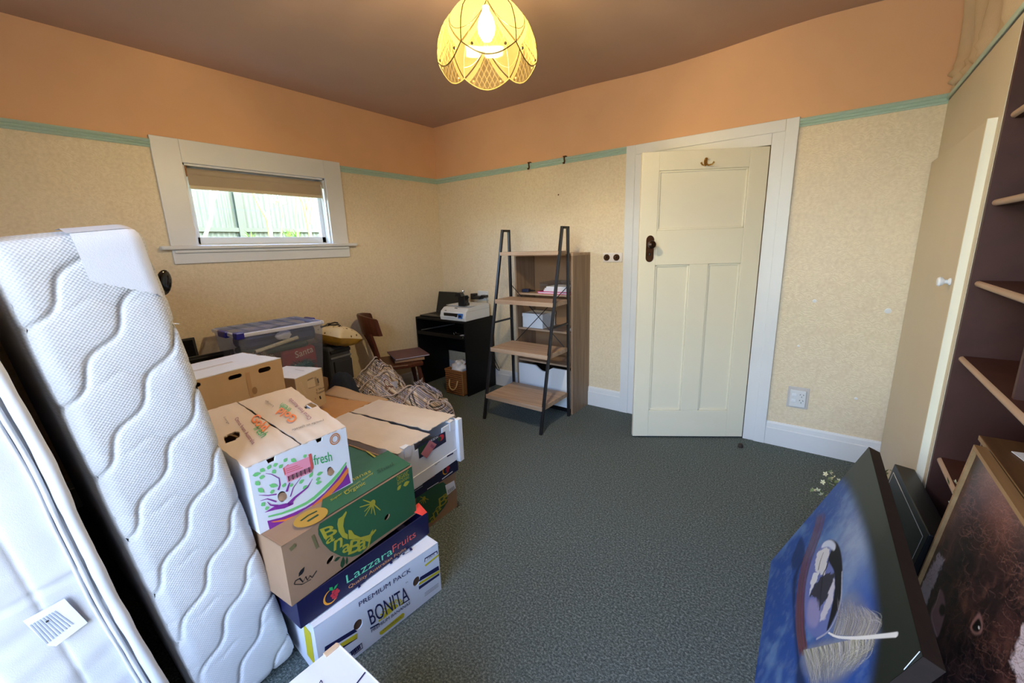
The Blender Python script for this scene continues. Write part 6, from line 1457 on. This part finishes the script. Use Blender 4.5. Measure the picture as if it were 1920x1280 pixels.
cx, cy = cc.ab(ck((470, 400))); cc.blend(L3((150, 88, 70)), np.exp(-(((A - cx) / .12) ** 2 + ((B_ - cy) / .10) ** 2)) * .6); cx, cy = cc.ab(ck((400, 290))); cc.blend(L3((140, 92, 84)), np.exp(-(((A - cx) / .05) ** 2 + ((B_ - cy) / .05) ** 2)) * .6)
cx, cy = cc.ab(ck((280, 640))); cc.blend(L3((18, 13, 15)), np.exp(-(((A - cx) / .10) ** 2 + ((B_ - cy) / .10) ** 2)) * .85)
for pts in (((150, 660), (180, 690), (150, 760), (110, 860), (95, 920), (50, 880), (60, 830)), ((563, 1000), (530, 1060), (500, 1180), (540, 1290), (600, 1290), (600, 1000))): cc.poly([ck(q) for q in pts], L3((220, 202, 210)), .006, .95, .03)
rr = random.Random(3)
for k in range(900):
    x = rr.uniform(100, 640); y = rr.uniform(230, 1280); ln = rr.uniform(40, 130); a = rr.uniform(-.9, .5) + 1.35 + (x - 330) * -.0015; c0 = rr.choice(((132, 88, 78), (92, 58, 54), (164, 116, 104), (20, 14, 16), (14, 10, 12), (110, 70, 66)))
    bend = rr.uniform(-30, 30); p0 = (x, y); p1 = (x + math.cos(a) * ln * .5 + bend * .6, y + math.sin(a) * ln * .5); p2 = (x + math.cos(a) * ln + bend * 1.4, y + math.sin(a) * ln)
    if 190 < x < 420 and 480 < y < 780 and rr.random() < .7: c0 = (16, 11, 13)
    elif x > 400 and y < 560 and rr.random() < .5: c0 = (176, 122, 106)
    s_ = rr.choice((-1, 1)) * rr.uniform(6, 18); nx, ny = -math.sin(a), math.cos(a); wav = [(x + (p2[0] - x) * q / 5 + nx * s_ * math.sin(q * 1.3), y + (p2[1] - y) * q / 5 + ny * s_ * math.sin(q * 1.3)) for q in range(6)]
    cc.path([ck(w_) for w_ in wav], .0006, .0015, L3(c0), .9, .6, .4)
for k in range(130):
    x = rr.uniform(260, 600); y = rr.uniform(240, 620); r0 = rr.uniform(14, 40); t0_ = rr.uniform(0, 6); cc.path([ck((x + r0 * math.cos(t0_ + q * .45), y + r0 * math.sin(t0_ + q * .45))) for q in range(6)], .0007, .0011, L3((150, 106, 96)), .8, .5)
# ear and eye
cc.poly([ck(q) for q in ((160, 830), (178, 860), (185, 930), (170, 1000), (145, 1060), (118, 990), (118, 930), (145, 880))], L3((160, 118, 120)), .006); cc.poly([ck(q) for q in ((168, 900), (185, 915), (182, 950), (165, 958), (155, 930))], L3((40, 22, 26)), .005); cc.path([ck((160, 832)), ck((140, 900)), ck((120, 960)), ck((145, 1055))], .003, .003, L3((196, 160, 160)), .6)
cc.poly([ck(q) for q in ((348, 945), (365, 990), (358, 1040), (325, 1045), (305, 1015), (318, 980))], L3((150, 110, 108)), .005); cc.poly([ck(q) for q in ((345, 970), (358, 1005), (345, 1034), (322, 1030), (315, 1005))], L3((16, 11, 14)), .004); cc.seg(ck((345, 1012)), ck((348, 1016)), .004, .004, L3((230, 226, 230)), .4)
cc.build('printed_sheet', make_painted('print_sheet', .35, .4))

# ---- open wooden box unit on the lower shelf, with papers
wx = thing('wooden_cubby', 'brown open fronted wooden box on the lower bookcase shelf', 'box', (3.822, -1.478, .590))
WD = make_wood('walnut_board', (76, 52, 34), (106, 76, 50), 1, 16, .45); WL, WDp, WHt = 1.1, .25, .225
for (z0, z1) in ((0, .012), (WHt - .014, WHt)):
    b = MB(); b.box(0, WDp, -WL, 0, z0, z1); p_ = b.build('panel', WD, wx)
    b = MB(); b.box(-.003, .0, -WL, 0, z0, z1); b.build('edge_band', PALEWOOD, p_)
b = MB(); b.box(WDp - .01, WDp, -WL, 0, .012, WHt - .014); b.build('back_panel', WD, wx)
for y in (-WL, -.26, -.012):
    b = MB(); b.box(.04 if y == -.26 else .004, WDp - .01, y, y + .012, .012, WHt - .014); b.build('upright', WD, wx)
t = thing('paper_bundle', 'white papers standing inside the wooden box', 'paper', (3.86, -1.55, .6025), (0, 0, R(8)))
b = MB(); b.box(0, .14, -.004, .0, 0, .185); b.build('sheets', PAPER, t); b = MB(); b.box(0.004, .138, -.012, -.006, 0, .16); b.build('inner_sheets', PAPER, t)
t = thing('magazine_page', 'white printed page with a dark picture lying on the wooden box', 'paper', (3.985, -1.70, .8165), (0, 0, R(10)))
b = MB(); b.box(-.10, .115, -.20, .14, 0, .002); b.build('sheet', PAPER, t); b = MB(); b.prism([(-.02, -.15), (.09, -.15), (.07, -.03), (.02, .0), (-.03, -.06)], (0, 0, .0026), (1, 0, 0), (0, 1, 0), (0, 0, 1), .0004); b.build('printed_picture', ink('picture_dark', (54, 46, 42)), t)
b = MB()
for k in range(3): b.box(.0, .08, .03 + .02 * k, .035 + .02 * k, .002, .0025)
b.build('printed_lines', I_GRY, t)
# ---- artificial flower sprays on the carpet behind the canvas
STEM = mat('plastic_stem', (96, 112, 62), .6); PETW = mat('cream_petal', (222, 218, 180), .6); LEAFD = mat('sage_leaf', (128, 142, 96), .6, .15, 30)
def spray(label, base, tips, seed):
    random.seed(seed); t = thing('flower_spray', label, 'flower', base); bv = Vector(base); b = MB(); bl_ = MB(); bp_ = MB()
    for tip in tips:
        q = Vector(tip) - bv; mid = q * .55 + Vector((0, 0, .05)); b.tube([(0, 0, .002), tuple(mid), tuple(q)], .0022, 6)
        for k in range(7):
            c = q + Vector((random.uniform(-.028, .028), random.uniform(-.03, .03), random.uniform(-.02, .024))); n_ = Vector((random.uniform(-1, 1), random.uniform(-1, 1), random.uniform(.2, 1))).normalized(); e = n_.orthogonal().normalized(); g = n_.cross(e)
            if k < 4:
                for a in range(5):
                    d = e * math.cos(a * 1.257) + g * math.sin(a * 1.257); s_ = n_.cross(d); bp_.add([c, c + d * .007 + s_ * .004, c + d * .013 + n_ * .003, c + d * .007 - s_ * .004], [(0, 1, 2, 3)])
            else: bl_.add([c, c + e * .013 + g * .007, c + e * .028, c + e * .013 - g * .007], [(0, 1, 2, 3)])
    b.build('stem', STEM, t, smooth=True); o_ = bp_.build('petals', PETW, t); o_['kind'] = 'stuff'; o_ = bl_.build('leaves', LEAFD, t); o_['kind'] = 'stuff'; return t
spray('cream artificial flower spray poking out at the canvas corner', (3.60, -.95, 0), [tuple(px_y((1551, 900), -.98)), tuple(px_y((1538, 920), -1.0)), tuple(px_y((1560, 893), -.95)), tuple(px_y((1653, 885), -.9))], 4)
spray('cream artificial flowers beside the white wardrobe edge', (3.725, -1.085, 0), [tuple(px_y((1722, 935), -1.11)), tuple(px_y((1712, 905), -1.1)), tuple(px_y((1735, 945), -1.14))], 8)
t = spray('small white artificial blossom at the lower bookcase shelf', (3.835, -1.42, .590), [tuple(px_y((1796, 915), -1.46)), tuple(px_y((1798, 930), -1.47))], 9)
# ================================================================== OUTSIDE THE SMALL WINDOW
GRASS = mat('lawn', (92, 110, 62), .9, .3, 9, bump=.6, bscale=90)
b = MB()
b.grid([[(-30, -30, 1.7), (-4.6, -30, 1.62), (-2.6, -30, 1.5), (-1.2, -30, -.1), (-.16, -30, -.25), (40, -30, -.25)], [(-30, 30, 1.7), (-4.6, 30, 1.62), (-2.6, 30, 1.5), (-1.2, 30, -.1), (-.16, 30, -.25), (40, 30, -.25)]])
b.f = [f[::-1] for f in b.f]
tag(b.build('garden_ground', GRASS), 'sloping garden lawn outside the house', kind='structure')
fn = thing('garden_fence', 'grey green corrugated garden fence seen through the small window', 'fence', (-4.15, 0, 1.5))
FEN = mat('fence_green', (52, 64, 55), .6, .08, 5); FENR = mat('fence_rail', (42, 54, 45), .6, .1, 8)
def corr(y0, y1):
    P = []; n = int((y1 - y0) / .018)
    for i in range(n + 1):
        y = y0 + (y1 - y0) * i / n; x = .012 * math.sin(y * 2 * PI / .076); P.append([(x, y, 0), (x, y, 1.6)])
    b = MB(); b.grid(P); return b
bays = [(-3.2, -.33 - .04), (-.33 + .04, 2.4)]
for y0, y1 in bays: corr(y0, y1).build('corrugated_sheet', FEN, fn, smooth=True, ang=180)
for y in (-3.2, -.33, 2.4):
    b = MB(); b.box(-.03, .06, y - .05, y + .05, -.1, 1.64); b.build('post', FENR, fn, bevel=.004)
for z in (.30, .98):
    for y0, y1 in bays:
        b = MB(); b.box(.012, .05, y0, y1, z - .03, z + .03); b.build('rail', FENR, fn)
b = MB(); b.box(-.06, .07, -3.3, 2.5, 1.6, 1.66); b.build('cap_rail', FENR, fn)
BARK = mat('pale_bark', (128, 122, 106), .8, .15, 14); BARKG = mat('yellow_bark', (118, 110, 70), .8, .15, 14)
LEAF = mat('light_leaf', (116, 134, 72), .6, .2, 4)
def leaves(par, c, r, n, sz=.06):
    b = MB()
    for k in range(n):
        d = Vector((random.gauss(0, 1), random.gauss(0, 1), random.gauss(0, .8))); d = d.normalized() * (random.random() ** .5)
        p = Vector(c) + Vector((d.x * r[0], d.y * r[1], d.z * r[2])); a = Vector((random.uniform(-1, 1), random.uniform(-1, 1), random.uniform(-1, 1))).normalized(); e = a.orthogonal().normalized() * sz * .28; a = a * sz * random.uniform(.6, 1.2)
        b.add([p - a * .5, p + e, p + a * .5, p - e], [(0, 1, 2, 3)])
    o = b.build('leaves', LEAF, par); o['kind'] = 'stuff'; return o
def tree(label, X, strands, m, crown=None, n=500):
    """strands: lists of photo pixels of each stem, standing in the bank at depth X"""
    base = px_x(strands[0][0][-1], X); t = thing('garden_tree', label, 'tree', (X, base.y, 1.50), group='young trees before the fence')
    for k, (pts, r0, r1) in enumerate(strands):
        P_ = [px_x(p, X) - t.location for p in pts]
        for q in P_: q.x += random.uniform(-.05, .05)
        if k == 0: P_.append(Vector((0, P_[-1].y * .9, 0.0)))
        b = MB(); N = len(P_); b.tube(P_, [r0 + (r1 - r0) * i / (N - 1) for i in range(N)], 8); b.build('trunk' if k == 0 else 'branch', m, t, smooth=True)
    if crown: leaves(t, crown[0], crown[1], n)
    return t
tree('white trunked tree with forked stem near the window left edge', -3.0, [([(408, 318), (403, 345), (399, 375), (393, 410), (383, 446)], .012, .026), ([(386, 320), (392, 350), (396, 380), (394, 402)], .008, .02), ([(425, 318), (412, 352), (399, 380)], .008, .016)], BARK, ((.1, -.1, 1.25), (.5, .7, .35)), 520)
tree('pale tree leaning against the white pole', -3.3, [([(455, 318), (472, 350), (484, 385), (500, 412), (508, 446)], .014, .03), ([(440, 330), (462, 342), (480, 370)], .006, .012), ([(490, 318), (476, 352)], .006, .01)], BARKG, ((.1, .0, 1.3), (.5, .6, .3)), 380)
tree('slim yellow barked sapling with straight stem', -3.2, [([(566, 318), (558, 352), (556, 400), (556, 446)], .010, .016), ([(545, 330), (557, 365)], .004, .008)], BARKG)
tree('yellow barked tree with three bare forks', -3.1, [([(548, 335), (566, 380), (577, 410), (582, 446)], .012, .030), ([(583, 318), (580, 360), (576, 400)], .008, .018), ([(592, 335), (585, 380), (582, 420)], .008, .018), ([(560, 345), (571, 365), (577, 398)], .005, .01)], BARKG, ((.1, .25, 1.3), (.5, .6, .3)), 380)
tree('thin curved sapling under the bird feeder', -3.4, [([(522, 385), (529, 400), (527, 425), (524, 446)], .007, .012)], BARKG)
pp = thing('washing_pole', 'leaning white pole in the garden', 'pole', tuple(px_x((509, 446), -2.9)))
b = MB(); q0 = px_x((493, 330), -2.9) - pp.location; b.tube([(0, 0, -.25), (0, 0, 0), tuple(q0), tuple(q0 * 1.5)], .022, 10); b.build('shaft', mat('white_post', (196, 192, 182), .5), pp, smooth=True)
b = MB(); b.sphere(tuple(q0 * 1.5), .026, 10, 8); b.build('cap', WHITEP, pp)
bf = thing('bird_feeder', 'white and pale blue hanging bird feeder outside the window', 'bird feeder', tuple(px_x((521, 378), -2.7)))
FEED = mat('feeder_blue', (150, 200, 204), .4)
b = MB(); b.lathe([(0, -.005), (.085, 0), (.09, .02), (.085, .022), (.08, .008), (0, .004)], 18); b.build('dish', mat('white_post', (232, 228, 214)), bf, smooth=True)
for k in range(6):
    b = MB(); b.sphere((.085 * math.cos(k * PI / 3), .085 * math.sin(k * PI / 3), -.012), .018, 8, 6); b.build('scallop', mat('white_post', (232, 228, 214)), bf, smooth=True)
for k in range(3):
    a = 2 * PI * k / 3 + .4; b = MB(); b.tube([(.08 * math.cos(a), .08 * math.sin(a), .01), (.015 * math.cos(a), .015 * math.sin(a), .16)], .006, 6); b.build('hanger', FEED, bf)
b = MB(); b.tube([(0, 0, .15), (0, 0, .9)], .004, 6); b.tube([(-.02, 0, .15), (.02, 0, .15)], .01, 6); b.build('hanging_wire', FEED, bf)
# branch the feeder hangs from
br = thing('tree_bough', 'bare bough above the bird feeder', 'bough', tuple(px_x((560, 318), -2.7) + Vector((0, 0, .35))))
b = MB(); b.tube([(0, 1.6, -1.9 + .1), (0, 1.5, -.6), (0, .6, .0), (0, -.15, .10), (0, -.7, .02)], [.05, .04, .03, .022, .01], 8); b.build('limb', BARK, br, smooth=True)
for (px_, X) in (((540, 438), -3.2), ((556, 440), -3.35), ((470, 444), -3.5)):
    p = px_x(px_, X); t = thing('grass_clump', {540: 'bright green strappy grass clump on the bank', 556: 'green grass clump behind the sapling', 470: 'small grass tuft below the leaning tree'}[px_[0]], 'plant', (p.x, p.y, 1.54))
    b = MB()
    for k in range(46):
        a = random.uniform(0, 2 * PI); r = random.uniform(.05, .16); h = random.uniform(.14, .26); w = Vector((-math.sin(a), math.cos(a), 0)) * .006
        d = Vector((math.cos(a), math.sin(a), 0)); q = [Vector((0, 0, -.02)), d * r * .4 + Vector((0, 0, h * .7)), d * r + Vector((0, 0, h))]
        b.add([q[0] - w, q[0] + w, q[1] + w, q[1] - w, q[2]], [(0, 1, 2, 3), (3, 2, 4)])
    o = b.build('blades', mat('grass_blade', (96, 132, 56), .6), t); o['kind'] = 'stuff'
b = MB(); b.box(-2, 9, -12, YR - .14, -.3, -.12); tag(b.build('bounce_paving', mat('bounce_concrete', (186, 180, 168), .85, .05, 4)), 'unseen pale concrete slab added behind the house to bounce daylight indoors', kind='structure')  # unseen slab, added so daylight bounces through the rear window onto the ceiling
